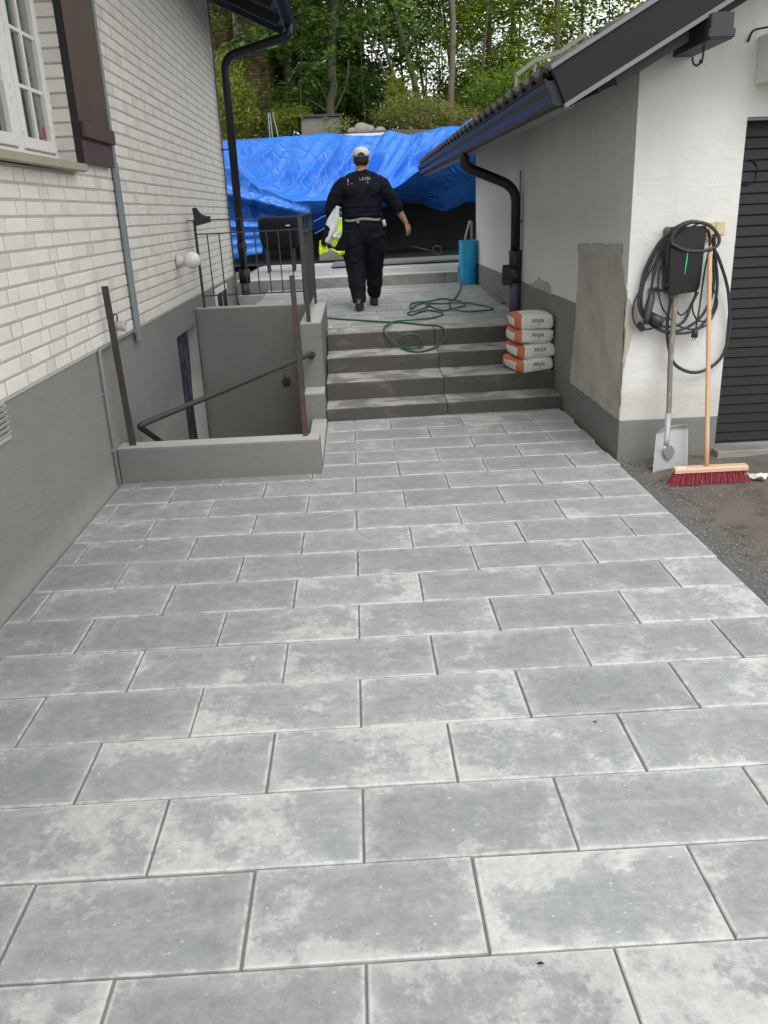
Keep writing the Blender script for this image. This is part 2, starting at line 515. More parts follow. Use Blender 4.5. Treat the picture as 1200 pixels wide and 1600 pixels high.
m_pipegrey = M('grey_pipe', (.085, .092, .13), .5, .1, 8, .05, 60)
m_shutter = M('shutter_brown', (.082, .045, .033), .5, .22, 5, .15, 40, stretch=(8, 8, .8))
m_shutteredge = M('shutter_edge', (.020, .018, .020), .6, .2, 8, .1, 40)
m_winwhite = M('window_white', (.82, .82, .79), .5, .08, 14, .15, 70, dirt=(.42, .41, .37, 1), dscale=12, dth=(.62, .75))
m_sill = M('sill_stone', (.37, .34, .26), .85, .2, 9, .3, 60)
m_glass = glass_material('window_glass')
m_curtain = M('curtain', (.42, .44, .42), .9, .1, 4, .0)
m_dark = M('dark_interior', (.012, .013, .015), .9, .1, 4, .0)
m_red = M('red_sticker', (.45, .05, .05), .5, .1, 4, 0)
m_globe = M('opal_globe', (.78, .77, .73), .18, .03, 4, 0, spec=.5)
m_porcelain = M('lamp_base', (.62, .60, .55), .4, .06, 8, 0)
m_socket = M('socket_grey', (.48, .47, .44), .5, .1, 8, .05)
m_film = film_material()
m_louver = M('garage_door_black', (.0085, .010, .012), .5, .3, 5, .15, 60, spec=.35, dirt=(.022, .023, .022, 1), dscale=7, dth=(.58, .8))
m_beige = M('beige_plastic', (.58, .50, .30), .5, .08, 6, .02)
m_chargerb = M('charger_black', (.010, .011, .013), .25, .1, 6, .02, spec=.6)
m_cable = M('black_rubber', (.032, .034, .038), .5, .15, 20, .05)
m_wood = M('pale_wood', (.56, .36, .20), .6, .15, 8, .1, 60, stretch=(6, 6, 1), dirt=(.30, .18, .10, 1), dscale=11, dth=(.62, .75))
m_oldwood = M('weathered_wood', (.20, .175, .145), .85, .3, 9, .3, 50, stretch=(6, 6, 1), dirt=(.42, .41, .38, 1), dscale=9, dth=(.55, .68))
m_steel = M('dull_steel', (.40, .41, .42), .5, .2, 10, .2, 60, metal=.3, dirt=(.26, .255, .24, 1), dscale=7, dth=(.52, .68))
m_headwood = M('broom_head_wood', (.62, .42, .29), .6, .1, 12, .1, 60, stretch=(1, 6, 6))
m_bristle = M('red_bristle', (.36, .050, .068), .6, .5, 60, 0)
m_white_l = M('paper_label', (.75, .75, .72), .6, .05, 8, 0)
m_dirt = M('wet_dirt', (.135, .120, .103), .85, .35, 3.5, 1.0, 50, dirt=(.072, .062, .053, 1), dscale=5, dth=(.50, .64), bdist=.012)
m_gravel = M('dark_gravel', (.15, .15, .148), .9, .4, 60, 1.0, 220, bdist=.012)
m_stone = M('small_stone', (.19, .187, .178), .85, .45, 40, .3, 120)
m_ground = M('soil', (.10, .085, .06), .95, .3, 1.2, .8, 8, bdist=.05)
m_tarp = tarp_material('blue_tarpaulin', (.026, .165, .62))
m_hollowshade_board = M('hollow_shade_and_board_black', (.006, .007, .010), .6, .3, 4, .3, 12)  # painted shade of the tarpaulin hollow; also the flat board's black underside
m_bluetube = M('blue_plastic_roll', (.012, .36, .68), .35, .12, 6, .05, 40)
m_hose = M('green_hose', (.035, .105, .060), .35, .2, 12, .05, 60)
m_hosegrey = M('worn_grey_hose', (.24, .27, .22), .5, .2, 12, .05, 60)
m_bagw = M('bag_paper', (.76, .76, .73), .6, .07, 9, .35, 25, bdist=.008)
m_bago = M('bag_orange', (.55, .16, .065), .6, .1, 9, .3, 25, bdist=.008)
m_ink = M('navy_ink', (.07, .08, .14), .6, .1, 9, 0)
m_inkgrey = M('grey_ink', (.22, .22, .23), .6, .1, 9, 0)
m_shirt = M('black_shirt', (.0055, .0065, .0115), .85, .25, 14, .5, 16, bdist=.02, spec=.15)
m_trouser = M('dark_work_trousers', (.0075, .0098, .0145), .85, .3, 12, .6, 14, bdist=.025, spec=.15)
m_skin = M('skin', (.36, .19, .13), .55, .1, 14, .05, 60)
m_hair = M('dark_hair', (.018, .013, .011), .7, .2, 40, .3, 150)
m_cap = M('cap_cloth', (.50, .48, .43), .85, .08, 14, .2, 80)
m_belt = M('belt_webbing', (.22, .21, .185), .7, .2, 20, .1, 60)
m_print = M('grey_print', (.45, .46, .50), .7, .25, 50, 0)
m_shoe = M('work_shoe', (.020, .020, .018), .6, .2, 12, .2, 60)
m_sole = M('shoe_sole', (.045, .042, .036), .8, .2, 12, .2, 60)
m_hiviz = M('fluorescent_yellow', (.62, .88, .02), .6, .06, 14, .2, 30)
m_jwhite = M('reflective_white', (.62, .64, .68), .45, .08, 10, .3, 30)
m_jblack = M('jacket_black', (.008, .009, .013), .8, .2, 10, .3, 30, spec=.15)
m_bark = M('bark', (.125, .110, .085), .95, .35, 9, .8, 30, stretch=(3, 3, .6), bdist=.02)
m_barkpale = M('pale_bark', (.155, .138, .105), .95, .3, 9, .8, 30, stretch=(3, 3, .6), bdist=.02)
m_leafA = leaf_material('maple_leaf', (0.079, 0.143, 0.029), (0.192, 0.273, 0.054))
m_leafB = leaf_material('dark_leaf', (0.060, 0.111, 0.030), (0.149, 0.232, 0.052))
m_leafC = leaf_material('bright_leaf', (0.127, 0.183, 0.029), (0.277, 0.313, 0.062))
m_leafD = leaf_material('shrub_leaf', (0.126, 0.142, 0.043), (0.262, 0.256, 0.093))
m_rock = M('grey_rock', (.22, .21, .195), .9, .3, 5, .8, 20, bdist=.03)
m_boxconc = M('old_concrete', (.16, .155, .13), .92, .25, 4, .4, 30)
m_oldbrick = M('old_red_brick', (.27, .175, .105), .92, .35, 6, .5, 40, objvar=.2)
m_oldmortar = M('old_mortar', (.24, .19, .13), .95, .2, 6, .3, 40)
m_greywood = M('silver_wood', (.19, .175, .15), .9, .25, 6, .3, 40, stretch=(6, 6, 1))
m_pale = M('pale_board', (.60, .60, .58), .7, .08, 8, .05)

# ------------------------------------------------------------------ setting: ground
WX, GX, GY = -1.555, 1.77, 3.858
SL = .025
def tz(y): return .546 + SL * (y - 6.9)
def hill(x, y):
    if y < 6.6: return -.06
    if y < 10.7: return .30
    if y < 18.4: return .70
    if y < 18.6: return .70 + (y - 18.4) / .2 * 2.55
    return 3.25 + min(1.0, (y - 18.6) * .05) + .12 * noise.noise((x * .4, y * .4, 3))
def ground_sheet():
    xs = [-400, -120, -40, -16, -8, -4, -1.95, -1.565, -.40] + [0, .6, 1.2, 1.9, 2.6, 3.5, 5, 8, 16, 40, 120, 400]
    ys = [-300, -80, -20, -8, -3, 0, 2, 3.9, 6.58, 6.61, 7.2, 10.68, 10.71, 14, 16, 18.39, 18.61] + [19.5 + i for i in range(14)] + [36, 42, 60, 120, 400]
    pit = lambda x, y: -1.95 < x < -.4 and 3.95 < y < 7.2
    mb = MB(); V = {}
    for i, x in enumerate(xs):
        for j, y in enumerate(ys): V[i, j] = mb.v((x, y, hill(x, y)))
    for i in range(len(xs) - 1):
        for j in range(len(ys) - 1):
            if pit((xs[i] + xs[i + 1]) / 2, (ys[j] + ys[j + 1]) / 2): continue
            mb.face([V[i, j], V[i + 1, j], V[i + 1, j + 1], V[i, j + 1]])
    tag(mb.build('ground', m_ground), kind='structure')
ground_sheet()

# ------------------------------------------------------------------ paving
SW, SD = .58, .3094768
slab_cache = {}
def slab_mesh(w, d, h=.05, mat=None):
    key = (round(w, 3), round(d, 3), round(h, 3), mat.name)
    if key in slab_cache: return slab_cache[key]
    b = bmesh.new(); rim = b.verts.layers.float.new('rim')
    ch, ins = .0035, min(.07, w * .3, d * .3)
    def ring(k, z, rv):
        vs = []
        for sx, sy in ((-1, -1), (1, -1), (1, 1), (-1, 1)):
            v = b.verts.new((sx * (w / 2 - k), sy * (d / 2 - k), z)); v[rim] = rv; vs.append(v)
        return vs
    rs = [ring(0, -h, 1), ring(0, -ch, 1), ring(ch, 0, 1), ring(ins, 0.0, 0)]
    for A, B in zip(rs, rs[1:]):
        for k in range(4): b.faces.new([A[k], A[(k + 1) % 4], B[(k + 1) % 4], B[k]])
    b.faces.new(rs[-1])
    me = bpy.data.meshes.new('paving_slab'); b.to_mesh(me); b.free()
    me.materials.append(mat)
    slab_cache[key] = me
    return me

def pave(parent, x0, x1, rows, mat, joints=.007, top=0.0, clip=None, off=0, h=.05, y0=0.0):
    for j in rows:
        ox = 0.0 if (j + off) % 2 else SW / 2
        ya, yb = y0 + j * SD, y0 + (j + 1) * SD
        k0 = math.floor((x0 - ox) / SW) - 1; k1 = math.ceil((x1 - ox) / SW) + 1
        lo, hi = x0, x1
        if clip: lo, hi = clip(ya, yb)
        for k in range(k0, k1):
            a, c = max(lo, ox + k * SW), min(hi, ox + (k + 1) * SW)
            if c - a < .03: continue
            w = c - a - joints * random.choice((.8, 1, 1, 1.3)); d = yb - ya - joints * random.choice((.75, 1, 1.25))
            o = link('paving_slab', slab_mesh(w, d, h, mat), parent)
            o.location = ((a + c) / 2 + random.uniform(-.001, .001), (ya + yb) / 2 + random.uniform(-.0012, .0012), top + random.uniform(-.0016, .0016))
            o.rotation_euler = (random.uniform(-.004, .004), random.uniform(-.0025, .0025), random.uniform(-.0028, .0028))

drive = empty('driveway_paving', (0, 0, 0), kind='structure')
MB().poly([(-1.565, -3.5, -.009), (1.722, -3.5, -.009), (1.740, 5.6, -.009), (-.3, 5.6, -.009), (-.3, 3.9, -.009), (-1.565, 3.9, -.009)]).build('joint_sand', m_joint, drive)
def edge_clip(ya, yb):
    ym = (ya + yb) / 2
    left = -1.556 if yb < 3.87 else -.226
    if ya < 3.85 < yb: left = -1.556
    return left, 1.735 + max(0, (ym - 1.6)) * .007
pave(drive, -1.56, 1.75, range(-8, 18), m_slab, clip=edge_clip)

terr = empty('terrace_paving', (0, 6.9, .546), kind='structure', rot=(math.atan(SL), 0, 0))
def terr_clip(ya, yb):
    if yb < .45: return -.235, 1.76
    return -1.16, 1.762
MB().poly([(-.3, .0, -.010), (1.77, .0, -.010), (1.77, 3.72, -.010), (-1.2, 3.72, -.010), (-1.2, .42, -.010), (-.3, .42, -.010)]).build('joint_sand', m_joint, terr)
pave(terr, -1.16, 1.77, range(0, 12), m_slab2, clip=terr_clip, y0=.125, off=1, top=.002)

upper = empty('upper_paving', (0, 10.9, .788), kind='structure')
MB().box((-1.62, -.05, -.12), (2.6, 4.4, -.008)).build('joint_sand', m_joint, upper)
pave(upper, -1.56, 2.5, range(0, 13), m_slab2, y0=0.06, off=0)

# kerb in front of the upper paving
kerb = empty('kerb', (0, 10.6, .60), kind='structure')
xk = -1.60
while xk < 2.4:
    w = .98
    mb = MB(); mb.box((xk + .003, 0, -.1), (min(xk + w, 2.6) - .003, .33, .186), .006)
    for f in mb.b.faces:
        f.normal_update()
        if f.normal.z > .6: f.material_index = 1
    mb.build('kerb_block', [m_kerb, m_kerbtop], kerb, fix=True)
    xk += w

# light well beside the house wall, with its own edging
lw = empty('light_well', (0, 0, 0), kind='structure')
MB().box((-1.19, 7.3, -.1), (-1.10, 10.6, .60), .004).box((-1.565, 10.5, -.1), (-1.19, 10.6, .60), .004).build('light_well_wall', m_greytop, lw)
MB().poly([(-1.565, 7.3, .12), (-1.19, 7.3, .12), (-1.19, 10.5, .12), (-1.565, 10.5, .12)]).build('light_well_floor', m_gravel, lw)

# ------------------------------------------------------------------ steps
steps = empty('steps', (0, 5.3, 0), kind='structure')
zs = [0.105, .254, .392, .546]; yf = [5.29, 5.625, 6.09, 6.53, 7.03]
for i in range(4):
    z1 = zs[i]; z0 = (zs[i - 1] if i else 0) - .03
    xm = .785 + .006 * i
    for xa, xb in ((-.228, xm - .002), (xm + .002, 1.766)):
        sh = lambda x: .045 * (x + .23)
        y0, y1 = yf[i], yf[i + 1] + (.05 if i < 3 else -.004)
        mb = MB((0, 5.3, 0))
        P = [(xa, y0 + sh(xa)), (xb, y0 + sh(xb)), (xb, y1 + (sh(xb) if i < 3 else 0)), (xa, y1 + (sh(xa) if i < 3 else 0))]
        mb.extrude(P, 'z', z0, z1)
        bmesh.ops.bevel(mb.b, geom=[e for e in mb.b.edges], offset=.005, segments=2, affect='EDGES')
        for f in mb.b.faces:
            f.normal_update()
        bmesh.ops.recalc_face_normals(mb.b, faces=mb.b.faces)
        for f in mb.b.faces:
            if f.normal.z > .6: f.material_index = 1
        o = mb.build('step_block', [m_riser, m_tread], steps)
        o.location = (0, 0, 0)
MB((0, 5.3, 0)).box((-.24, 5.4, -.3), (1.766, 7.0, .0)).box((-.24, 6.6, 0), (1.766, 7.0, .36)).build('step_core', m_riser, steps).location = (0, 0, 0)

# ------------------------------------------------------------------ dirt yard in front of the garage
def dirt_z(x, y):
    e = x - 1.76
    z = -.012 + .018 * noise.noise((x * 2.1, y * 2.1, 0)) + .012 * noise.noise((x * 6, y * 6, 5)) + .005 * noise.noise((x * 20, y * 20, 9))
    z += .03 * max(0, min(1, (y - 3.2) / .7)) * max(0, min(1, (x - 2.3) / .4))
    z += .035 * max(0, 1 - abs((x - 2.55) / .35)) * max(0, 1 - abs((y - 3.05) / .25)) * (0.6 + noise.noise((x * 9, y * 9, 2)))
    return min(z, -.012) if e < .05 else z - .006 * max(0, 1 - e / .12)
mb = MB()
nx, ny = 110, 150
def dg(u, v):
    x = 1.70 + u * 3.6; y = -1.2 + v * 5.2
    return (x, y, dirt_z(x, y))
mb.grid(nx, ny, dg, mi=lambda u, v: 1 if (u * 3.6 < .12 + .05 * noise.noise((0, v * 30, 0)) + max(0, (2.8 - (-1.2 + v * 5.2))) * .06) else 0)
tag(mb.build('dirt_yard', [m_dirt, m_gravel]), kind='structure')
mb = MB()
for _ in range(4200):
    if random.random() < .72:
        y = random.uniform(-.5, 3.9); x = 1.757 + abs(random.gauss(0, .13 + max(0, 2.8 - y) * .04))
    else:
        y = random.uniform(-.5, 3.85); x = random.uniform(1.8, 3.6)
    r = random.uniform(.0025, .008) * (1.6 if random.random() < .05 else 1)
    z = dirt_z(x, y)
    c = Vector((x, y, z + r * .3))
    a = random.random() * 6
    vs = [mb.v(c + Vector((r * math.cos(a + k * PI / 2) * random.uniform(.6, 1.2), r * math.sin(a + k * PI / 2) * random.uniform(.6, 1.2), 0))) for k in range(4)]
    t = mb.v(c + Vector((0, 0, r * .8))); b2 = mb.v(c - Vector((0, 0, r * .5)))
    for k in range(4):
        mb.face([vs[k], vs[(k + 1) % 4], t]); mb.face([vs[(k + 1) % 4], vs[k], b2])
tag(mb.build('gravel', m_stone), 'loose dark gravel spilled along the edge of the paving', 'gravel', kind='stuff')
for i, (x, y, r) in enumerate(((1.93, 3.62, .028), (2.52, 3.12, .03), (2.62, 3.2, .022))):
    mb = MB((x, y, dirt_z(x, y)))
    mb.ball((x, y, dirt_z(x, y) + r * .4), (r * 1.3, r, r * .6), 9, 6)
    for v in mb.b.verts: v.co += Vector([random.uniform(-.12, .12) * r for _ in range(3)])
    tag(mb.build('stone', m_rock), ('pale pebble on the dirt left of the steel shovel', 'lump of stone on the dirt right of the red broom', 'smaller lump of stone at the right photo edge by the garage')[i], 'stone')
# scrap of torn white plastic
mb = MB((2.45, 3.30, .03))
def scrap(u, v):
    x = 2.36 + u * .19; y = 3.27 + (v - .5) * (.07 * math.sin(PI * min(1, u + .15)) + .01) + .02 * math.sin(u * 9)
    return (x, y, .028 + .012 * math.sin(u * 17 + v * 5) + .008 * noise.noise((u * 9, v * 4, 1)) + dirt_z(x, y))
mb.grid(22, 6, scrap, smooth=False)
so = mb.build('plastic_scrap', m_white_l)
s_ = so.modifiers.new('s', 'SOLIDIFY'); s_.thickness = .002
tag(so, 'torn scrap of dirty white plastic lying right of the broom', 'plastic scrap')
# small dry leaves on the slabs
for i, (x, y, s, lb) in enumerate(((.783, .878, .008, 'tiny dark leaf on a slab, right of the paving middle'), (.400, -.039, .009, 'curled dark leaf on the pale slab nearest the camera'), (-.573, 2.296, .005, "dark speck of leaf on the left middle of the driveway"))):
    mb = MB((x, y, .004))
    mb.grid(6, 3, lambda u, v: (x + (u - .5) * 2 * s, y + (v - .5) * s * math.sin(PI * (u * .9 + .05)), .004 + s * .35 * math.sin(PI * u) * (1 + .5 * math.sin(5 * v))))
    o = mb.build('dry_leaf', m_hair); md = o.modifiers.new('s', 'SOLIDIFY'); md.thickness = .0006
    tag(o, lb, 'leaf')
# ------------------------------------------------------------------ house on the left
house = empty('house', (WX, 3, 0), 'white brick house with grey plinth, brown shutter and dark overhanging eave on the left', 'house')
def HB(mb, name, mats, parent=None, **k):
    o = mb.build(name, mats, None, **k); o.parent = parent or house
    o.matrix_parent_inverse = (parent or house).matrix_basis.inverted() if (parent or house) is house else Matrix.Identity(4)
    return o
house.location = (0, 0, 0)
Y0, Y1 = -3.0, 10.2
WZ0, WZ1 = 1.962, 3.62              # window opening
WY0, WY1 = 2.32, 3.94
wall = MB()
wall.box((-1.83, Y0, .89), (-1.557, WY0, 4.26)).box((-1.83, WY1, .89), (-1.557, Y1, 4.26))
wall.box((-1.83, WY0, .89), (-1.557, WY1, WZ0 - .04)).box((-1.83, WY0, WZ1), (-1.557, WY1, 4.26))
wall_o = wall.build('wall', m_mortar, house)
# monk bond bricks
BR = []
CH = .0778
def window_hit(y, z): return WY0 < y < WY1 and z > WZ0 - .05 and z < WZ1
for c in range(43):
    z0 = .90 + c * CH
    off = (c % 2) * .3345 + .02 * math.sin(c * 1.7)
    y = Y0 - .67 + off; k = 0
    while y < Y1:
        L = (.267, .267, .135)[k % 3]; hdr = (k % 3 == 2); k += 1
        a, b_ = max(y, Y0), min(y + L, Y1 - .002)
        y += L
        if b_ - a < .03: continue
        zz0, zz1 = z0 + .006, z0 + CH - .006
        zm = (zz0 + zz1) / 2
        if WZ0 - .045 < zm < WZ1:
            if a < WY0 < b_: b_ = WY0
            if a < WY1 < b_: a = WY1
            if WY0 <= a and b_ <= WY1: continue
            if b_ - a < .03: continue
        BR.append((a + .0075, b_ - .0075, zz0, zz1, hdr))
camP = Vector((.054, -1.444, 1.634))
def in_view(y, z):
    v = Vector((WX, y, z)) - camP
    dx = Vector(R[0]).dot(v); dy = Vector(R[1]).dot(v); dz = Vector(R[2]).dot(v)
    return dz > .2 and abs(dx / dz) < 610 / 1289. and abs(dy / dz) < 815 / 1289.
BR.sort(key=lambda q: (0 if in_view((q[0] + q[1]) / 2, q[2]) else 50) + abs((q[0] + q[1]) / 2 + 1.44) - (0 if q[4] else .02))
brick_cache = {}
def brick_mesh(w, h):
    key = round(w, 2)
    if key in brick_cache: return brick_cache[key]
    mb = MB(); d = .010
    # a slightly pillowed brick face, its arrises worn
    ys = (-w / 2, -w / 2 + .004, w / 2 - .004, w / 2); hs = (-h / 2, -h / 2 + .004, h / 2 - .004, h / 2)
    G = [[mb.v((-.004 if i in (0, 3) or j in (0, 3) else 0, ys[i] , hs[j])) for j in range(4)] for i in range(4)]
    for i in range(3):
        for j in range(3): mb.face([G[i][j], G[i + 1][j], G[i + 1][j + 1], G[i][j + 1]])
    bk = [mb.v((-d, sy * w / 2, sz * h / 2)) for sy, sz in ((-1, -1), (1, -1), (1, 1), (-1, 1))]
    e = [[G[0][0], G[1][0], G[2][0], G[3][0]], [G[3][0], G[3][1], G[3][2], G[3][3]], [G[3][3], G[2][3], G[1][3], G[0][3]], [G[0][3], G[0][2], G[0][1], G[0][0]]]
    for k in range(4): mb.face(e[k] + [bk[(k + 1) % 4], bk[k]])
    me = mb.mesh('brick', m_brick)
    brick_cache[key] = me
    return me
rest = MB()
for i, (a, b_, z0, z1, hdr) in enumerate(BR):
    pr = random.uniform(-.002, .002)
    if i < 300:
        o = link('brick', brick_mesh(b_ - a, z1 - z0), wall_o, (WX + .0015 + pr, (a + b_) / 2, (z0 + z1) / 2), (0, random.uniform(-.012, .012), random.uniform(-.006, .006)))
        if hdr and random.random() < .6:
            o.material_slots[0].link = 'OBJECT'; o.material_slots[0].material = m_brickend
    else:
        x = WX + .0015 + pr; ch = .003
        V = [rest.v(p) for p in ((x - .004, a, z0), (x - .004, b_, z0), (x - .004, b_, z1), (x - .004, a, z1), (x, a + ch, z0 + ch), (x, b_ - ch, z0 + ch), (x, b_ - ch, z1 - ch), (x, a + ch, z1 - ch))]
        W = [rest.v(p) for p in ((x - .012, a, z0), (x - .012, b_, z0), (x - .012, b_, z1), (x - .012, a, z1))]
        mi = 1 if hdr and random.random() < .5 else 0
        rest.face(V[4:], mi)
        for k in range(4):
            rest.face([V[k], V[(k + 1) % 4], V[4 + (k + 1) % 4], V[4 + k]], mi)
            rest.face([W[k], W[(k + 1) % 4], V[(k + 1) % 4], V[k]], mi)
tag(rest.build('brick_field', [m_brickf, m_brickend], wall_o), kind='stuff')
# jamb bricks of the window opening
for c in range(22):
    z0 = WZ0 + c * CH * .99
    mb = MB(); mb.box((-1.70, WY1 - .008, z0 + .006), (-1.553, WY1 + .02, z0 + CH - .006), .003)
    mb.build('jamb_brick', m_brickend, wall_o)

# plinth with the basement door opening
DY0, DY1, DZ = 6.12, 7.09, .64
pl = MB()
pl.box((-1.80, Y0, -1.35), (-1.563, DY0, .898)).box((-1.80, DY1, -1.35), (-1.563, Y1, .898)).box((-1.80, DY0, DZ), (-1.563, DY1, .898))
pl.build('plinth', m_houseplinth, house)
bd = MB((-1.67, DY0, 0)); bd.box((-1.70, DY0, -1.3), (-1.662, DY1 - .16, DZ)).build('basement_door', m_film, house)
mb = MB()
def film(u, v):
    y = DY0 + .01 + u * .72; z = -1.25 + v * (1.25 + DZ - .01)
    return (-1.625 + .025 * noise.noise((u * 5 + v * .8, v * 1.6, 4)) + .012 * noise.noise((u * 14, v * 2, 7)), y + .05 * noise.noise((0, v * 2, 3)) * u, z)
mb.grid(26, 40, film).build('door_film', m_film, house)
# small basement window over the light well
bw = MB(); bw.box((-1.572, 8.45, .40), (-1.545, 9.35, .86), .004)
bwo = bw.build('basement_window_frame', m_winwhite, house)
MB().box((-1.545, 8.52, .46), (-1.541, 8.87, .80)).box((-1.545, 8.93, .46), (-1.541, 9.28, .80)).build('basement_window_pane', m_dark, bwo)

# vent in the plinth
vo = MB(); vo.box((-1.575, 1.90, .725), (-1.552, 2.295, .742)).box((-1.575, 1.90, .880), (-1.552, 2.295, .892))
vo.box((-1.575, 2.285, .725), (-1.556, 2.295, .892)).box((-1.562, 1.90, .742), (-1.5605, 2.285, .88), mi=1)
vent = vo.build('vent', [m_greytop, m_dark], house)
for k in range(6):
    z = .745 + k * .0235
    mb = MB(); mb.beam((-1.548, 1.90, z + .006), (-1.548, 2.286, z + .006), .003, .024, up=(.5, 0, 1)); mb.build('vent_slat', m_greytop, vent)

# window
win = empty('window', (0, 0, 0)); win.parent = house
FX = -1.70
def fr(mb, y0, y1, z0, z1, x0=FX, x1=-1.655, bev=.004): mb.box((x0, y0, z0), (x1, y1, z1), bev)
mb = MB()
fr(mb, 3.895, 3.94, 1.985, 3.62); fr(mb, 2.32, 2.38, 1.985, 3.62); fr(mb, 3.30, 3.385, 1.985, 3.62, x1=-1.648); fr(mb, 2.38, 3.30, 1.985, 2.02); fr(mb, 3.385, 3.895, 1.985, 2.02)
mb.build('frame', m_winwhite, win)
for y0, y1, nm in ((3.388, 3.893, 'r'), (2.70, 3.297, 'l')):
    mb = MB()
    fr(mb, y1 - .062, y1, 2.022, 3.6, x1=-1.64); fr(mb, y0, y0 + .055, 2.022, 3.6, x1=-1.64); fr(mb, y0 + .055, y1 - .062, 2.022, 2.082, x1=-1.64)
    ca = mb.build('casement', m_winwhite, win)
    ym = (y0 + .055 + y1 - .062) / 2
    mb = MB(); fr(mb, ym - .011, ym + .011, 2.082, 3.6, x0=-1.685, x1=-1.652, bev=.003); mb.build('glazing_bar', m_winwhite, ca)
    zs_ = [2.335, 2.61, 2.885, 3.16, 3.43]
    for z in zs_:
        mb = MB(); fr(mb, y0 + .055, ym - .011, z - .010, z + .010, x0=-1.685, x1=-1.654, bev=.003); fr(mb, ym + .011, y1 - .062, z - .010, z + .010, x0=-1.685, x1=-1.654, bev=.003)
        mb.build('glazing_bar', m_winwhite, ca)
    zz = [2.082] + zs_ + [3.6]
    for a, b_ in zip(zz, zz[1:]):
        for p, q in ((y0 + .055, ym - .011), (ym + .011, y1 - .062)):
            mb = MB(); mb.box((-1.674, p, a + .008), (-1.670, q, b_ - .008)); mb.build('pane', m_glass, ca)
    mb = MB(); 
    for zz_ in (2.30, 2.24): mb.tube([(-1.642, y1 - .004, zz_), (-1.642, y1 - .004, zz_ + .05)], .007, 8)
    mb.build('hinge', m_winwhite, ca)
MB().box((-1.6695, 3.775, 2.10), (-1.6685, 3.815, 2.16)).build('red_sticker', m_red, win)
mb = MB(); mb.grid(60, 8, lambda u, v: (-1.80 + .03 * math.sin(u * 60) + .012 * math.sin(u * 23 + v * 3), 3.60 + u * .34, 1.99 + v * 1.6)).build('curtain', m_curtain, win)
mb = MB(); mb.grid(40, 8, lambda u, v: (-1.80 + .03 * math.sin(u * 45), 2.40 + u * .5, 1.99 + v * 1.6)).build('curtain', m_curtain, win)
MB().box((-3.2, 1.5, 1.0), (-3.15, 5.5, 4.2)).box((-3.2, 1.45, 1.0), (-1.83, 1.5, 4.2)).box((-3.2, 5.5, 1.0), (-1.83, 5.55, 4.2)).box((-3.2, 1.5, 1.0), (-1.83, 5.5, 1.05)).build('room', m_dark, house)
mb = MB(); mb.extrude([(-1.66, 1.955), (-1.66, 1.985), (-1.475, 1.962), (-1.475, 1.924), (-1.50, 1.918)], 'y', 1.2, 3.87); mb.build('window_sill', m_sill, house)

# shutter folded back against the wall
sh = empty('shutter', (0, 0, 0)); sh.parent = house
SY0, SY1, SZ0 = 3.945, 4.612, 1.977
n = 3; w = (SY1 - SY0) / n
for k in range(n):
    mb = MB(); mb.box((-1.546, SY0 + k * w + .001, SZ0), (-1.508 + (.002 if k == 1 else 0), SY0 + (k + 1) * w - .001, 3.66), .003); mb.build('plank', m_shutter, sh)
for bz in (2.115, 3.30): MB().box((-1.506, SY0 + .004, bz), (-1.478, SY1 - .004, bz + .085), .004).build('batten', m_shutter, sh)
MB().box((-1.549, SY0 - .006, SZ0 - .004), (-1.506, SY0 - .0005, 3.66)).build('edge_strip', m_shutteredge, sh)
mb = MB(); mb.extrude([(4.245, 2.95), (4.272, 3.02), (4.262, 3.10), (4.295, 3.16), (4.33, 3.10), (4.30, 3.06), (4.29, 2.99)], 'x', -1.507, -1.500); mb.build('iron_catch', m_shutteredge, sh)

# conduits on the wall
mb = MB(); mb.box((-1.545, 4.665, .815), (-1.515, 4.735, 2.02), .006); mb.build('conduit', m_galv, house)
mb = MB(); mb.box((-1.545, 4.682, 2.02), (-1.518, 4.725, 4.2), .006); mb.build('conduit', m_galv, house)
mb = MB(); mb.tube(bend([(-1.545, 4.665, .895), (-1.545, 3.76, .893), (-1.548, 3.755, .02)], .03), .009, 8); mb.build('thin_pipe', m_thinpipe, house)
for z in (.25, .62): MB().box((-1.563, 3.738, z), (-1.534, 3.772, z + .012)).build('pipe_clip', m_galv, house)
MB().box((-1.55, 4.63, .88), (-1.525, 4.66, .912)).build('pipe_clip', m_galv, house)

# eave, gutter and downpipe
EX, EZ = -.66, 3.86
sl = .456
rf = MB()
rf.extrude([(EX, EZ), (-1.56, EZ + sl * .9), (-6.5, EZ + sl * 5.84), (-6.5, EZ + sl * 5.84 + .2), (EX, EZ + .17)], 'y', -4.0, 10.62)
rfo = rf.build('roof', m_roofwood, house)
for k in range(16):
    y = -3.6 + k * .9
    MB().beam((EX - .03, y, EZ - .045), (-1.60, y, EZ + sl * .94 - .045), .06, .10).build('rafter', m_roofwood, rfo)
mb = MB(); mb.beam((EX + .0, 10.60, EZ + .05), (-6.5, 10.60, EZ + sl * 5.84 + .05), .05, .24); mb.build('barge_board', m_roofwood, rfo)
def gutter_prof(x, z, r, sgn=1, n=9):
    out = [(x + sgn * r * math.cos(PI + PI * k / n), z + r * math.sin(PI + PI * k / n)) for k in range(n + 1)]
    inn = [(x + sgn * (r - .006) * math.cos(PI + PI * k / n), z + (r - .006) * math.sin(PI + PI * k / n)) for k in range(n, -1, -1)]
    return out + inn
mb = MB(); mb.extrude(gutter_prof(EX + .075, EZ + .02, .068), 'y', -4.0, 10.66)
mb.tube([(EX + .145, -4, EZ + .02), (EX + .145, 10.66, EZ + .02)], .009, 6)
mb.extrude([(EX + .075 + .068 * math.cos(PI + PI * k / 9), EZ + .02 + .068 * math.sin(PI + PI * k / 9)) for k in range(10)], 'y', 10.655, 10.665)
mb.build('gutter', m_eavegut, house)
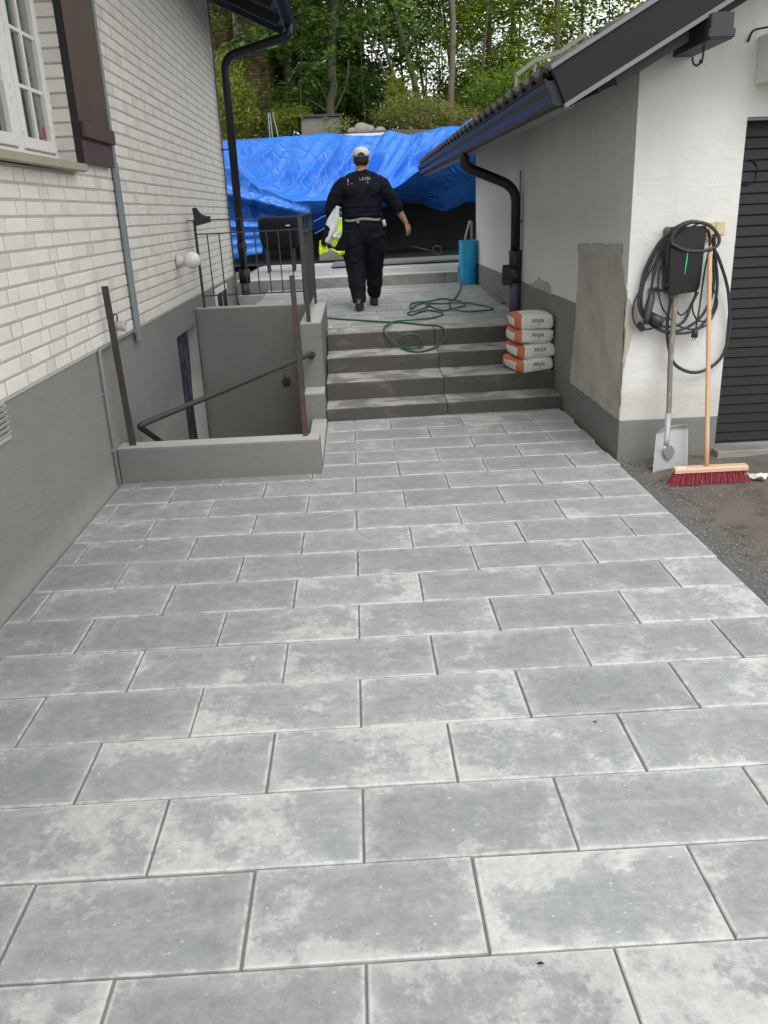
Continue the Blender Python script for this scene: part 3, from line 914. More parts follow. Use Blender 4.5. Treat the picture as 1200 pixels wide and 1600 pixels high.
mb = MB(); mb.tube(bend([(EX + .07, 10.12, EZ - .03), (EX + .07, 10.12, EZ - .16), (-1.41, 10.12, 3.50), (-1.41, 10.12, .80)], .16, 6), .052, 14)
mb.tube([(-1.41, 10.12, 1.2), (-1.41, 10.12, 1.32)], .062, 14); mb.tube([(-1.41, 10.12, .80), (-1.41, 10.12, .98)], .075, 14)
dp = mb.build('downpipe', m_gutter, house)
MB().tube([(-1.41, 10.12, .64), (-1.41, 10.12, .82)], .062, 14).build('pipe_socket', m_pipegrey, dp)
mb = MB()
for z in (2.45, 1.75): mb.tube([(-1.555, 10.12, z), (-1.44, 10.12, z)], .008, 6)
mb.build('bracket', m_blackmetal, dp)
MB().box((-1.552, 10.165, .9), (-1.537, 10.19, 4.2)).build('corner_strip', m_capmetal, house)

# wall lamp, outdoor socket
wlmp = empty('wall_lamp', (WX, 6.46, 1.28), 'white glass globe lamp on a round base on the brick wall', 'lamp')
mb = MB(); mb.tube([(0.008, 0, 0), (.035, 0, 0), (.06, 0, 0), (.085, 0, 0)], [.058, .056, .040, .030], 20); mb.build('lamp_base', m_porcelain, wlmp)
mb = MB(); mb.ball((.148, 0, .003), .076, 28, 18); mb.build('globe', m_globe, wlmp)
sk = empty('outdoor_socket', (WX, 4.22, .985), 'round grey outdoor socket on the bricks behind the left rusty post', 'socket')
mb = MB(); mb.tube([(0.006, 0, 0), (.03, 0, 0), (.055, 0, -.004), (.07, 0, -.006)], [.030, .030, .036, .036], 16); mb.build('socket_body', m_socket, sk)
mb = MB(); mb.tube([(.070, 0, -.006), (.0715, 0, -.006)], .026, 14); mb.build('socket_face', m_porcelain, sk)
mb = MB(); mb.tube(smooth_path([(.02, -.0, .03), (.03, -.02, .07), (.02, -.05, .08), (.01, -.07, .03), (.008, -.09, -.09)], 5), .005, 6); mb.build('socket_cable', m_cable, sk)

# ------------------------------------------------------------------ basement stairwell walls
sw = tag(MB((-1.5, 3.85, 0)).box((-1.560, 3.846, -.06), (-.226, 4.005, .234), .008).box((-1.56, 3.87, -1.35), (-.30, 3.99, -.06)).build('low_wall', m_greyrender), 'low grey rendered wall across the front of the basement stairwell', 'wall')
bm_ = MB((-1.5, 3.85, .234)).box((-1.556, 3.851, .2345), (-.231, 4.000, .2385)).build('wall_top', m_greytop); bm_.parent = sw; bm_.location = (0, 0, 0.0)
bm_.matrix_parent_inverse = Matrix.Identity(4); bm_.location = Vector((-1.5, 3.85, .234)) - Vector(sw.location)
ck = empty('cheek_wall', (-.33, 4.1, 0), 'stepped grey rendered wall between the stairwell and the steps', 'wall')
def CK(mb, nm, m):
    o = mb.build(nm, m, ck); o.location = (0, 0, 0); return o
org = (-.33, 4.1, 0)
CK(MB(org).box((-.350, 4.008, -1.35), (-.230, 5.298, .028), .004), 'low_section', m_greytop)
CK(MB(org).box((-.408, 5.30, -1.35), (-.234, 5.598, .236), .007), 'middle_section', m_greyrender)
CK(MB(org).box((-.421, 5.60, -1.35), (-.240, 7.12, .772), .007).box((-.421, 7.123, .3), (-.240, 7.30, .772), .007), 'high_section', m_greyrender)
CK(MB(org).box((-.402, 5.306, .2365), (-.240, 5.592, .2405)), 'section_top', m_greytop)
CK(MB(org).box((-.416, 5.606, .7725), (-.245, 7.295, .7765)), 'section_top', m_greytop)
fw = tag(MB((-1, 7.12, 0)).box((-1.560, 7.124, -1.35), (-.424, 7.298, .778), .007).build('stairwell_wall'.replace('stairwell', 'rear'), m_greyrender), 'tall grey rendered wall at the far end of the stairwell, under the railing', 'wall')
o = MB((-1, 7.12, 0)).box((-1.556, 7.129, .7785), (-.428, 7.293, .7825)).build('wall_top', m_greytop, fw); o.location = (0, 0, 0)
st = empty('basement_stairs', (0, 0, 0), kind='structure')
MB().box((-1.56, 3.99, -1.36), (-.35, 7.12, -1.30)).build('pit_floor', m_kerb, st)
for k in range(5): MB().box((-1.56, 4.0 , -1.30), (-.352, 4.25 + k * .27, -.30 - k * .2)).build('stair_tread', m_kerb, st) if False else None
for k in range(5):
    MB().box((-1.56, 4.0 + k * .28, -1.299), (-.352, 4.28 + k * .28 - .002, -.20 - k * .21), .004).build('stair_tread', m_kerb, st)

# rusty posts, handrail
def post(x0, y0, x1, y1, z0, z1, label, w=.042):
    t = empty('steel_post', (x0, y0, z0), label, 'post', 'rusty posts on the low wall')
    dx, dy, dz = x1 - x0, y1 - y0, z1 - z0
    k = .22
    MB().beam((dx * k, dy * k, dz * k), (dx, dy, dz), w, .012, up=(0, 1, 0), bev=.002).build('upright', m_rust, t)
    MB().beam((0, 0, 0), (dx * k, dy * k, dz * k), w + .001, .013, up=(0, 1, 0)).build('foot', m_redrust if x0 > -1 else m_rust, t)
    return t
post(-1.470, 3.923, -1.497, 3.923, .2385, 1.265, 'rusty flat steel post leaning on the left end of the low wall, by the bricks')
pr_ = post(-.322, 3.95, -.334, 3.95, .2385, 1.278, 'rusty flat steel post on the right end of the low wall, by the steps', .034)
hr = empty('handrail', (-.336, 5.595, .52), 'dark steel handrail pipe bent back sharply down the basement stairwell', 'handrail')
pts = bend([(0, 0, -.01), (0.0, -.06, .01), (-1.135, -1.47, -.20), (-1.075, -.35, -.78)], .05, 6)
MB().tube(pts, .021, 12).build('rail', m_railing, hr)
MB().tube([(-.985, -.69, -.60), (-.985, -.69, -.85)], .008, 8).build('bracket', m_railing, hr)
mb = MB(); mb.tube([(-.0, -.0, -.01), (0, .004, -.01)], .034, 12); mb.build('end_plate', m_railing, hr)
rb = empty('rusty_bracket', (-.70, 7.118, .02), 'small flaking red rusty bracket on the far stairwell wall', 'bracket')
mb = MB()
for k in range(6):
    a = k * PI / 3
    mb.ball((.055 * math.cos(a), -.012, -.02 + .05 * math.sin(a)), (.030, .010, .034), 8, 6)
mb.ball((0, -.012, -.02), (.05, .012, .05), 10, 6).tube([(.0, -.012, .03), (-.03, -.02, .10), (-.03, -.01, .16)], .006, 6)
mb.build('rust_flake', m_redrust, rb)
rb.scale = (.55, 1, .6)

# railings
ra = empty('stair_railing', (-1.475, 7.21, .782), 'black steel railing across the far end of the stairwell', 'railing')
def RA(mb, nm, p=ra, m=m_railing): return mb.build(nm, m, p)
Z = lambda z: z - .782
RA(MB().beam((0, 0, 0), (-.008, 0, Z(1.62)), .024, .024, up=(0, 1, 0)), 'post')
RA(MB().beam((1.02, 0, 0), (1.02, 0, Z(1.62)), .024, .024, up=(0, 1, 0)), 'post')
RA(MB().beam((-.085, 0, Z(1.62)), (1.14, 0, Z(1.622)), .03, .010), 'top_rail')
RA(MB().beam((0, 0, Z(1.49)), (1.14, 0, Z(1.498)), .022, .012), 'middle_rail')
RA(MB().beam((0, 0, Z(.899)), (1.14, 0, Z(.902)), .022, .012), 'bottom_rail')
for k in range(8):
    x = .108 + .1165 * k
    RA(MB().beam((x, 0, Z(.905)), (x - .004, 0, Z(1.49)), .011, .011, up=(0, 1, 0)), 'baluster')
RA(MB().beam((.455, 0, Z(1.498)), (.452, 0, Z(1.615)), .011, .011, up=(0, 1, 0)), 'baluster')
br = MB(); br.extrude([(-.005, .05), (.035, .05), (.05, .02), (.075, -.01), (.12, -.03), (.155, -.03), (.158, -.085), (.02, -.115), (.0, -.10)], 'y', -.03, .015)
br.tube([(.02, -.035, .055), (.045, -.035, .0), (.08, -.035, -.035), (.155, -.035, -.065)], .006, 6)
bo = br.build('metal_bracket', m_blackmetal, None, loc=(-1.475, 7.19, 1.685)); tag(bo, 'broken black metal bracket lying hooked over the railing corner', 'bracket')
rb2 = empty('step_railing', (-.345, 5.68, .777), 'black steel railing along the high cheek wall beside the steps', 'railing')
Z = lambda z: z - .777
L2 = 1.50
def RB(mb, nm): return mb.build(nm, m_railing, rb2)
RB(MB().beam((0, 0, 0), (-.012, 0, Z(1.625)), .034, .030, up=(0, 1, 0)), 'post')
RB(MB().beam((0, L2, 0), (0, L2, Z(1.64)), .026, .026, up=(0, 1, 0)), 'post')
RB(MB().beam((-.01, -.02, Z(1.632)), (0, L2 + .02, Z(1.642)), .045, .010), 'top_rail')
RB(MB().beam((0, 0, Z(1.497)), (0, L2, Z(1.49)), .022, .012), 'middle_rail')
RB(MB().beam((0, 0, Z(.90)), (0, L2, Z(.90)), .022, .012), 'bottom_rail')
for k in range(1, 14):
    y = k * L2 / 14
    RB(MB().beam((0, y, Z(.905)), (0, y, Z(1.49)), .012, .012, up=(0, 1, 0)), 'baluster')
for k in (5, 10): RB(MB().beam((0, k * L2 / 14, Z(1.497)), (0, k * L2 / 14, Z(1.632)), .012, .012, up=(0, 1, 0)), 'baluster')

# ------------------------------------------------------------------ garage on the right
ga = empty('garage', (0, 0, 0), 'white rendered garage with a grey plinth and dark tiled roof on the right', 'garage')
GE = 10.52
U = lambda x: 2.485 + .533 * (x - 1.77)          # underside of the roof
DX0, DX1, DZT = 2.43, 5.1, 2.066
mb = MB()
mb.extrude([(GX, .258), (GX, U(GX)), (DX0, U(DX0)), (DX0, .258)], 'y', GY, GY + .22)
mb.extrude([(DX0, DZT), (DX0, U(DX0)), (4.3, U(4.3)), (6.5, U(2.1)), (6.5, 0), (DX1, 0), (DX1, DZT)], 'y', GY, GY + .22)
mb.build('front_wall', m_white, ga)
mb = MB(); mb.box((GX, GY + .221, .898), (GX + .22, GE, U(GX) + .02)); mb.box((GX + .221, GE - .22, .0), (6.5, GE, 2.5)); mb.build('side_wall', m_white, ga)
mb = MB(); mb.box((GX - .003, GY - .003, -.05), (DX0 - .002, GY + .22, .257), .003); mb.box((GX - .003, GY + .221, -.05), (GX + .22, 5.8, .262), .002)
mb.build('plinth', m_greyrender, ga)
mb = MB(); mb.box((GX - .002, GY + .221, .263), (GX + .21, 7.05, .897)); mb.build('weathered_plinth', m_greyold, ga)
mb = MB(); mb.box((GX - .006, 7.05, -.05), (GX + .21, GE, .900), .002); mb.build('plinth', m_greyrender, ga)
# rough cement patch on the side wall by the corner
def blob(pts, x0, x1, name, mat, jit, axis='x', step=.035):
    out = []
    n = len(pts)
    for i in range(n):
        a, b_ = Vector(pts[i]), Vector(pts[(i + 1) % n])
        L = (b_ - a).length; k = max(1, int(L / step))
        for q in range(k):
            p = a.lerp(b_, q / k)
            j = jit * (1 + 1.5 * max(0, noise.noise((p[0] * 7, p[1] * 7, 3))))
            out.append((p[0] + random.uniform(-j, j), p[1] + random.uniform(-j, j)))
    mb = MB(); mb.extrude(out, axis, x0, x1)
    bmesh.ops.triangulate(mb.b, faces=[f for f in mb.b.faces if len(f.verts) > 4])
    return mb.build(name, mat, ga)
blob([(3.850, .262), (5.16, .262), (5.12, .5), (5.07, .72), (5.04, .93), (5.03, 1.31), (4.02, 1.33), (3.93, 1.22), (3.85, 1.10)], GX - .008, GX - .001, 'cement_patch', m_patch, .006)
blob([(5.06, 1.28), (5.06, 1.34), (4.6, 1.35), (4.0, 1.37), (3.98, 1.30), (4.5, 1.31)], GX - .011, GX - .0085, 'cement_smear', m_patchedge, .008, step=.02)
blob([(1.762, .55), (1.762, 1.08), (1.80, 1.02), (1.835, .985), (1.845, .93), (1.83, .86), (1.81, .80), (1.795, .70)], GY - .006, GY - .0005, 'cement_smear', m_patch, .0025, axis='y', step=.012)
blob([(5.9, .893), (5.95, .955), (6.1, .985), (6.3, .975), (6.42, 1.0), (6.6, .95), (6.75, .91), (6.9, .893)], GX - .0045, GX - .0005, 'cement_smear', m_patchedge, .006, step=.03)
# lined reveal, threshold and louvred door
MB().box((DX0, GY + .22, -.02), (DX1, GY + .26, .02)).build('sill_bed', m_kerb, ga)
mb = MB(); mb.box((DX0 - .02, GY - .10, -.08), (DX1, GY + .20, .040), .006); mb.build('threshold', m_kerb, ga)
mb = MB(); mb.box((DX0 + .001, GY + .01, DZT - .018), (DX1, GY + .05, DZT - .001)); mb.build('lintel_strip', m_capmetal, ga)
gd = empty('garage_door', (0, 0, 0)); gd.parent = ga
mb = MB(); mb.box((DX0 + .002, GY + .10, .05), (DX1, GY + .13, DZT - .001)); mb.build('door_panel', m_louver, gd)
mb = MB(); mb.extrude([(0, 0), (-.012, .003), (-.014, .008), (-.004, .0625), (0, .0625)], 'x', DX0 + .004, DX1 - .004)
lme = mb.mesh('slat', m_louver)
k = 0; z = .052
while z + .0625 < DZT - .02:
    link('slat', lme, gd, (0, GY + .099, z)); z += .0635
def ringpts(r, n=22): return [(r * math.cos(2 * PI * k / n), 0, r * 1.25 * math.sin(2 * PI * k / n)) for k in range(n)]
mb = MB(); mb.tube(ringpts(.058), .004, 8, closed=True)
o = mb.build('door_ring', m_louver, gd); o.location = (2.505, GY + .086, 1.765)  # thin low ring in front of the slats, same black as the door

# roof: deck, tiles, verge board, gutter, rafters
RX0 = 1.24; VY = 3.38; RYE = 12.25
rf = MB()
UX = lambda x: U(x)
rf.extrude([(RX0, UX(RX0)), (4.3, UX(4.3)), (4.3, UX(4.3) + .10), (RX0, UX(RX0) + .06)], 'y', VY + .05, RYE)
rf.extrude([(4.3, UX(4.3)), (7.4, UX(1.2)), (7.4, UX(1.2) + .10), (4.3, UX(4.3) + .10)], 'y', VY + .05, RYE)
rfo = rf.build('roof', m_roofwood, ga)
nvec = Vector((-.533, 0, 1)).normalized(); svec = Vector((1, 0, .533)).normalized()
mb = MB()
TW, TL = .292, .36
prof = []
for i in range(15):
    u = i / 14; prof.append((u * TW, .038 * (.5 + .5 * math.cos(2 * PI * (u - .30))) ** 1.4))
def tp(y, h, s, th=0): return tuple(Vector((0, y, 0)) + svec * s + nvec * (h + th + .012 * (1 - s / TL)))
top = [[mb.v(tp(y, h, s, .034)) for y, h in prof] for s in (0, TL)]
bot = [[mb.v(tp(y, h, s)) for y, h in prof] for s in (0, TL)]
for i in range(14):
    mb.face([top[0][i], top[0][i + 1], top[1][i + 1], top[1][i]], 0, True); mb.face([bot[0][i + 1], bot[0][i], bot[1][i], bot[1][i + 1]], 0, True)
    mb.face([top[0][i + 1], top[0][i], bot[0][i], bot[0][i + 1]])
tile_me = mb.mesh('roof_tile', m_tile)
for r in range(8):
    for c in range(30):
        s = -.09 + r * .325
        p = Vector((RX0, VY + .07 + c * TW, UX(RX0) + .098)) + svec * s + nvec * (.002 * r)
        link('roof_tile', tile_me, rfo, p, (random.uniform(-.004, .004), random.uniform(-.004, .004), 0))
BH = .20
vb = MB()
vx0, vx1 = 1.15, 4.3
def vz(x): return UX(x) - .02
vb.extrude([(vx0 + .075, vz(vx0) - .005), (vx1, vz(vx1)), (vx1, vz(vx1) + BH), (vx0 + .0, vz(vx0) + BH - .04)], 'y', VY, VY + .045)
vb.build('verge_board', m_verge, rfo)
vb = MB(); vb.extrude([(vx0 - .004, vz(vx0) + BH - .04), (vx1, vz(vx1) + BH), (vx1, vz(vx1) + BH + .016), (vx0 - .012, vz(vx0) + BH - .02)], 'y', VY - .014, VY + .12); vb.build('verge_cap', m_capmetal, rfo)
vb = MB(); vb.extrude([(vx0 + .075, vz(vx0) - .028), (vx1, vz(vx1) - .022), (vx1, vz(vx1) - .001), (vx0 + .068, vz(vx0) - .006)], 'y', VY - .010, VY + .04); vb.build('verge_trim', m_capmetal, rfo)
vb = MB(); vb.extrude([(1.52, UX(1.52) - .13), (4.3, UX(4.3) - .13), (4.3, UX(4.3) - .003), (1.50, UX(1.50) - .003)], 'y', GY - .045, GY - .004); vb.build('gable_trim', m_roofwood, rfo)
vb = MB(); vb.extrude([(1.53, UX(1.53) - .14), (1.9, UX(1.9) - .14), (1.9, UX(1.9) - .05), (1.50, UX(1.5) - .05)], 'y', VY + .10, VY + .14); vb.build('rafter', m_roofwood, rfo)
for k in range(12):
    y = GY + .35 + k * .78
    mb = MB(); mb.beam((RX0 + .05, y, UX(RX0 + .05) - .045), (GX + .1, y, UX(GX + .1) - .045), .05, .09); mb.build('rafter', m_roofwood, rfo)
MB().box((GX - .022, GY + .0, U(GX) - .16), (GX - .001, GE, U(GX) - .02)).build('wall_plate', m_roofwood, rfo)
# purlin end with iron hook
mb = MB(); mb.box((1.955, 3.33, 2.395), (2.075, GY - .002, 2.52), .004); mb.box((1.945, 3.325, 2.405), (2.085, 3.37, 2.445), .003)
pu = mb.build('purlin_end', m_roofwood, ga)
mb = MB(); mb.tube(smooth_path([(2.0, 3.52, 2.40), (2.0, 3.52, 2.35), (1.995, 3.52, 2.325), (1.975, 3.52, 2.305), (1.955, 3.52, 2.31), (1.945, 3.52, 2.33), (1.945, 3.52, 2.345)], 6), .006, 8)
mb.ball((1.99, 3.515, 2.322), .012, 8, 6); mb.build('hook', m_blackmetal, ga)
# gutter: deep moulded profile with rolled lip
gx, gz = RX0 - .055, UX(RX0) + .045
G = [(gx + .062, gz), (gx + .062, gz - .115), (gx + .050, gz - .128), (gx - .012, gz - .122), (gx - .028, gz - .105), (gx - .034, gz - .060), (gx - .058, gz - .035), (gx - .064, gz - .004), (gx - .055, gz - .004), (gx - .048, gz - .032), (gx - .028, gz - .055), (gx - .022, gz - .10), (gx - .01, gz - .114), (gx + .045, gz - .118), (gx + .054, gz - .108), (gx + .054, gz)]
mb = MB(); mb.extrude(G, 'y', VY + .03, RYE + .02, smooth=False)
mb.tube([(gx - .062, VY + .03, gz), (gx - .062, RYE + .02, gz)], .009, 8)
mb.extrude(G[:8], 'y', VY + .024, VY + .032).extrude(G[:8], 'y', RYE + .018, RYE + .026)
mb.build('gutter', m_gutter, ga)
mb = MB(); mb.box((gx + .02, VY + .06, gz - .135), (gx + .10, RYE, gz - .1285)); mb.build('fascia_trim', m_capmetal, ga)
px_, py_ = GX - .065, 7.28
mb = MB(); mb.tube(bend([(gx + .01, py_, gz - .10), (gx + .01, py_, gz - .24), (px_, py_, 1.80), (px_, py_, 1.16)], .15, 7), .048, 16)
gdp = mb.build('downpipe', m_gutter, ga)
mb = MB(); mb.tube([(px_, py_, 1.02), (px_, py_, 1.10), (px_, py_, 1.20)], [.060, .063, .066], 16)
mb.tube([(px_, py_, .885), (px_, py_, 1.02)], .060, 16)
mb.extrude([(py_ - .045, .865), (py_ - .045, .99), (py_ - .03, 1.04), (py_, 1.065), (py_ + .03, 1.04), (py_ + .045, .99), (py_ + .045, .865)], 'x', px_ - .125, px_ - .03)
mb.build('leaf_trap', m_blackmetal, gdp)
MB().extrude([(py_ - .038, .875), (py_ - .038, .985), (py_ - .025, 1.032), (py_, 1.052), (py_ + .025, 1.032), (py_ + .038, .985), (py_ + .038, .875)], 'x', px_ - .127, px_ - .1255).build('trap_mouth', m_dark, gdp)
mb = MB(); mb.tube([(px_, py_, tz(py_) - .01), (px_, py_, .885)], .055, 16); mb.tube([(px_, py_, tz(py_) - .01), (px_, py_, tz(py_) + .015)], .064, 16); mb.build('drain_pipe', m_pipegrey, gdp)
MB().tube([(GX - .02, py_ + .02, .90), (GX - .02, py_ + .02, 1.95)], .007, 6).build('lightning_rod_wire'.replace('lightning_rod_', 'earth_'), m_galv, gdp)
mb = MB(); mb.tube([(GX, py_, 1.48), (px_ + .04, py_, 1.48)], .008, 6); mb.build('bracket', m_blackmetal, gdp)
# white lamp housing with an iron bracket at the right photo edge
lb = empty('wall_box', (2.6, 3.75, 2.25), 'white metal box with a black iron bracket high on the garage front', 'box')
MB().box((-.15, -.16, -.01), (.20, .105, .235), .004).build('box_body', m_white_l, lb)
MB().tube(bend([(-.215, .10, .21), (-.215, .06, .262), (-.14, -.02, .262), (.10, -.16, .235)], .03), .008, 8, flat=.5).build('iron_bracket', m_blackmetal, lb)
# ------------------------------------------------------------------ upper level: tarpaulin and what is under it
def lerp_row(row, x):
    if x <= row[0][0]: return row[0][1]
    for (a, za), (b_, zb) in zip(row, row[1:]):
        if x <= b_: 
            t = (x - a) / (b_ - a); t = t * t * (3 - 2 * t) * .6 + t * .4
            return za + (zb - za) * t
    return row[-1][1]
TOPZ = [(-6, 3.10), (-2.31, 3.087), (-1.8, 3.104), (-1.15, 3.151), (-.49, 3.162), (.04, 3.13), (.76, 3.085), (.94, 3.18), (1.36, 3.08), (1.69, 3.128), (2.02, 3.186), (2.6, 3.19), (6, 3.2)]
BELZ = [(-6, 2.6), (-2.04, 2.487), (-1.605, 2.131), (-.952, 1.872), (-.405, 1.861), (.218, 1.925), (.878, 2.021), (1.422, 2.318), (1.9, 2.572), (2.373, 2.82), (3.2, 2.95), (6, 3.0)]
HEMZ = [(-6, .85), (-2.15, .85), (-1.83, .98), (-1.74, 1.45), (-1.2, 1.40), (-.788, 1.32), (-.05, 1.40), (.45, 1.66), (1.06, 1.75), (1.5, 1.74), (1.75, 1.62), (1.93, 1.56), (2.15, 1.62), (2.4, 1.72), (6, 1.75)]
NZ = lambda *p: noise.noise(Vector(p))
def tarp(u, v):
    x = -3.6 + u * 8.6
    zt_, zb, zh = lerp_row(TOPZ, x), lerp_row(BELZ, x), lerp_row(HEMZ, x)
    if v < .10:
        t = v / .10; y = 18.2 - t * 1.0; z = zt_ + .03 - .02 * t
        z += .05 * NZ(x * 1.5, y, 2)
    elif v < .66:
        t = (v - .10) / .56
        y = 17.2 - 2.2 * t
        sag = .16 * math.sin(PI * t) * (.6 + .8 * NZ(x * .6, 2.0, 3.0))
        z = zt_ + (zb - zt_) * t - sag
        # gathered folds running down from the top edge, pulled to the left
        s = x + .75 * t
        fold = .60 * max(0, .42 - abs(NZ(s * 1.15, t * .4, 9)) ** .7) + .42 * max(0, .40 - abs(NZ(s * 2.4 + t, t * .7, 4)) ** .8) + .07 * max(0, .5 - abs(NZ(s * 5 + 2 * t, t * 2.2, 5))) + .014 * abs(NZ(s * 13, t * 11, 5)) - .05
        w = math.sin(PI * min(1, t * 1.05)) * .9 + .05
        z += (fold - .10) * w
        y -= (fold - .10) * w * .6
        xs_ = x + .05 * NZ(s * 2, t * 2, 11)
        if -3 < x < 5: x = xs_
    else:
        t = (v - .66) / .34
        bulge = math.sin(PI * min(t * 1.25, 1)) * (.18 if x > .9 else .05)
        y = 15.0 - .06 * math.sin(PI * min(1, t * 1.6)) + bulge * .2 + (.5 + .25 * max(0, min(1, (x + 1.2) / .6)) + .55 * max(0, min(1, (x - .5) / .6))) * t
        z = zb + (zh - zb) * t
        d = (.13 * NZ(x * 1.1 + t * .3, t * .8, 21) + .05 * NZ(x * 3.4 + t, t * 1.4, 22) + .02 * NZ(x * 9, t * 5, 23)) * min(1, t * 3)
        y += d
        # a second fold on the left: paler pleat sweeping down to the right
        if x < -.7:
            q = z - (2.02 - .30 * (x + 2.1))
            y -= .16 * math.exp(-(q / .10) ** 2) * min(1, t * 4)
    return (x, y, z)
tb = MB((0, 16, .8)); tb.grid(430, 150, tarp)
to = tb.build('tarpaulin', m_tarp)
sd_ = to.modifiers.new('s', 'SOLIDIFY'); sd_.thickness = .004
tag(to, 'large creased bright blue tarpaulin slung across the back of the yard', 'tarpaulin')
# narrow strip of the sheet standing at the left, rippled
mb = MB((-2, 14.6, .8))
mb.grid(30, 50, lambda u, v: (-2.9 + u * 1.28, 14.75 + .03 * math.sin(v * 26 + u * 3) * (1 if v > .6 else .3) + .05 * NZ(u * 4, v * 3, 1), .86 + v * .72 + .12 * u * (1 - v)))
o = mb.build('tarpaulin_flap', m_tarp); s_ = o.modifiers.new('s', 'SOLIDIFY'); s_.thickness = .004
tag(o, 'lower rippled flap of blue sheeting beside the dark house downpipe', 'tarpaulin')
# tie lines
for i, (p, q) in enumerate((((-.62, 14.6, 1.50), (.35, 14.9, 1.93)), ((-.62, 14.6, 1.29), (.30, 14.9, 1.72)))):
    mb = MB(p); mb.tube([p, q], .012, 6)
    tag(mb.build('tie_line', m_tarp), ('upper', 'lower')[i] + ' of the two blue tie lines running up from the railing to the man', 'cord')
# hollow's shade put into colour: added black surfaces behind and below
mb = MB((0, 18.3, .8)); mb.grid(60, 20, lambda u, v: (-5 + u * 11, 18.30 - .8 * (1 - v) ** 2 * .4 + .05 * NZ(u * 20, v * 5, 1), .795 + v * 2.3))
tag(mb.build('hollow_shade_back', m_hollowshade_board), 'added black backing for the shade of the hollow under the blue tarpaulin', 'shade backing')
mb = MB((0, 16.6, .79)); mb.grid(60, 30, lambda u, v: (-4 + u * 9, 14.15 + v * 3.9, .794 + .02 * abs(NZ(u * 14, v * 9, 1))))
tag(mb.build('ground_sheet', m_hollowshade_board), 'added black floor for the shade under the tarpaulin', 'shade backing')
b = empty('flat_board', (.9, 13.2, .80), 'thin pale foam board with a black underside on the upper paving', 'board')
def BP(x, y): return (x, y)
MB().extrude([(-1.20, -.75), (1.35, -.45), (1.42, .75), (-1.15, .35)], 'z', .012, .040).build('board_top', m_capmetal, b)
MB().extrude([(-1.19, -.74), (1.34, -.44), (1.41, .74), (-1.14, .34)], 'z', -.004, .0115).build('board_underside', m_hollowshade_board, b)
# covered grill
gr = empty('covered_grill', (-1.08, 12.3, .79), 'black covered grill standing behind the stairwell railing, under the tarpaulin', 'grill')
mb = MB(); 
def sq(c, rx, ry, n=28): return [(c[0] + rx * math.copysign(abs(math.cos(2 * PI * k / n)) ** .35, math.cos(2 * PI * k / n)), c[1] + ry * math.copysign(abs(math.sin(2 * PI * k / n)) ** .35, math.sin(2 * PI * k / n))) for k in range(n)]
def sqloft(mb, rings):
    L = []
    for z, rx, ry, cx in rings: L.append([mb.v((x, y, z + .01 * math.sin(x * 30))) for x, y in sq((cx, 0), rx, ry)])
    for A, B in zip(L, L[1:]):
        for k in range(28): mb.face([A[k], A[(k + 1) % 28], B[(k + 1) % 28], B[k]], 0, True)
    mb.face(list(reversed(L[0]))); mb.face(L[-1])
sqloft(mb, [(.33, .20, .17, .02), (.37, .27, .22, .01), (.50, .30, .25, 0), (.70, .31, .26, 0), (.79, .31, .26, 0), (.815, .29, .24, 0)])
mb.build('cover', m_jblack, gr)
for sx in (-1, 1):
    for sy in (-1, 1): MB().beam((sx * .2, sy * .15, 0), (sx * .22, sy * .16, .40), .03, .03, up=(0, 1, 0)).build('leg', m_blackmetal, gr)
MB().box((.13, -.272, .685), (.19, -.262, .70)).build('label_strip', m_white_l, gr)
# block and long-handled tool in the shade
MB_ = MB((-.35, 14.4, .8)); MB_.box((-.55, 14.3, .80), (-.10, 14.6, 1.02), .02, jit=.015)
tag(MB_.build('stone_block', m_boxconc), 'dark rough block in the shade left of the walking man', 'block')
tl = empty('hand_tool', (1.55, 14.7, .83), 'grey long-handled tool with a clamp lying in the dark under the sheet', 'tool')
MB().tube([(-.42, .1, .17), (.08, -.05, .03)], .010, 8).build('handle', m_blackmetal, tl)
MB().tube([(.08 + .08 * math.cos(a * PI / 6), -.05, .07 + .08 * math.sin(a * PI / 6)) for a in range(12)], .012, 6, closed=True).build('clamp', m_blackmetal, tl)

# blue roll and what stands round it
rl = empty('blue_roll', (1.635, 10.36, tz(10.36) + .005), 'upright roll of ribbed bright blue plastic sheet against the garage wall', 'roll')
mb = MB(); rs = []; pts = []
n = 44
for k in range(n + 1):
    z = k / n * .575; pts.append((0, 0, z)); rs.append(.112 + .0028 * math.cos(k * PI) + .002 * math.sin(z * 5))
mb.tube(pts, rs, 28, cap=False)
mb.build('roll_wall', m_bluetube, rl).modifiers.new('s', 'SOLIDIFY').thickness = .010
MB().tube([(0, 0, .02), (0, 0, .57)], [.06, .06], 20, cap=False).build('inner_turn', m_bluetube, rl)
bp = empty('bent_pipe', (1.60, 10.49, tz(10.49)), 'thin grey bent metal pipe poking up behind the blue roll', 'pipe')
MB().tube(bend([(.0, 0, .0), (.02, .0, .62), (.085, .02, .82), (.11, .03, .80), (.10, .03, .05)], .03), .014, 8).build('pipe', m_steel, bp)
sk_ = MB((1.735, 8.6, .6)); sk_.beam((1.725, 9.05, tz(9.05) + .02), (1.735, 8.12, tz(8.12) + .02), .05, .022, bev=.006)
tag(sk_.build('lath', m_oldwood), 'flat dark lath lying along the foot of the garage wall', 'lath')

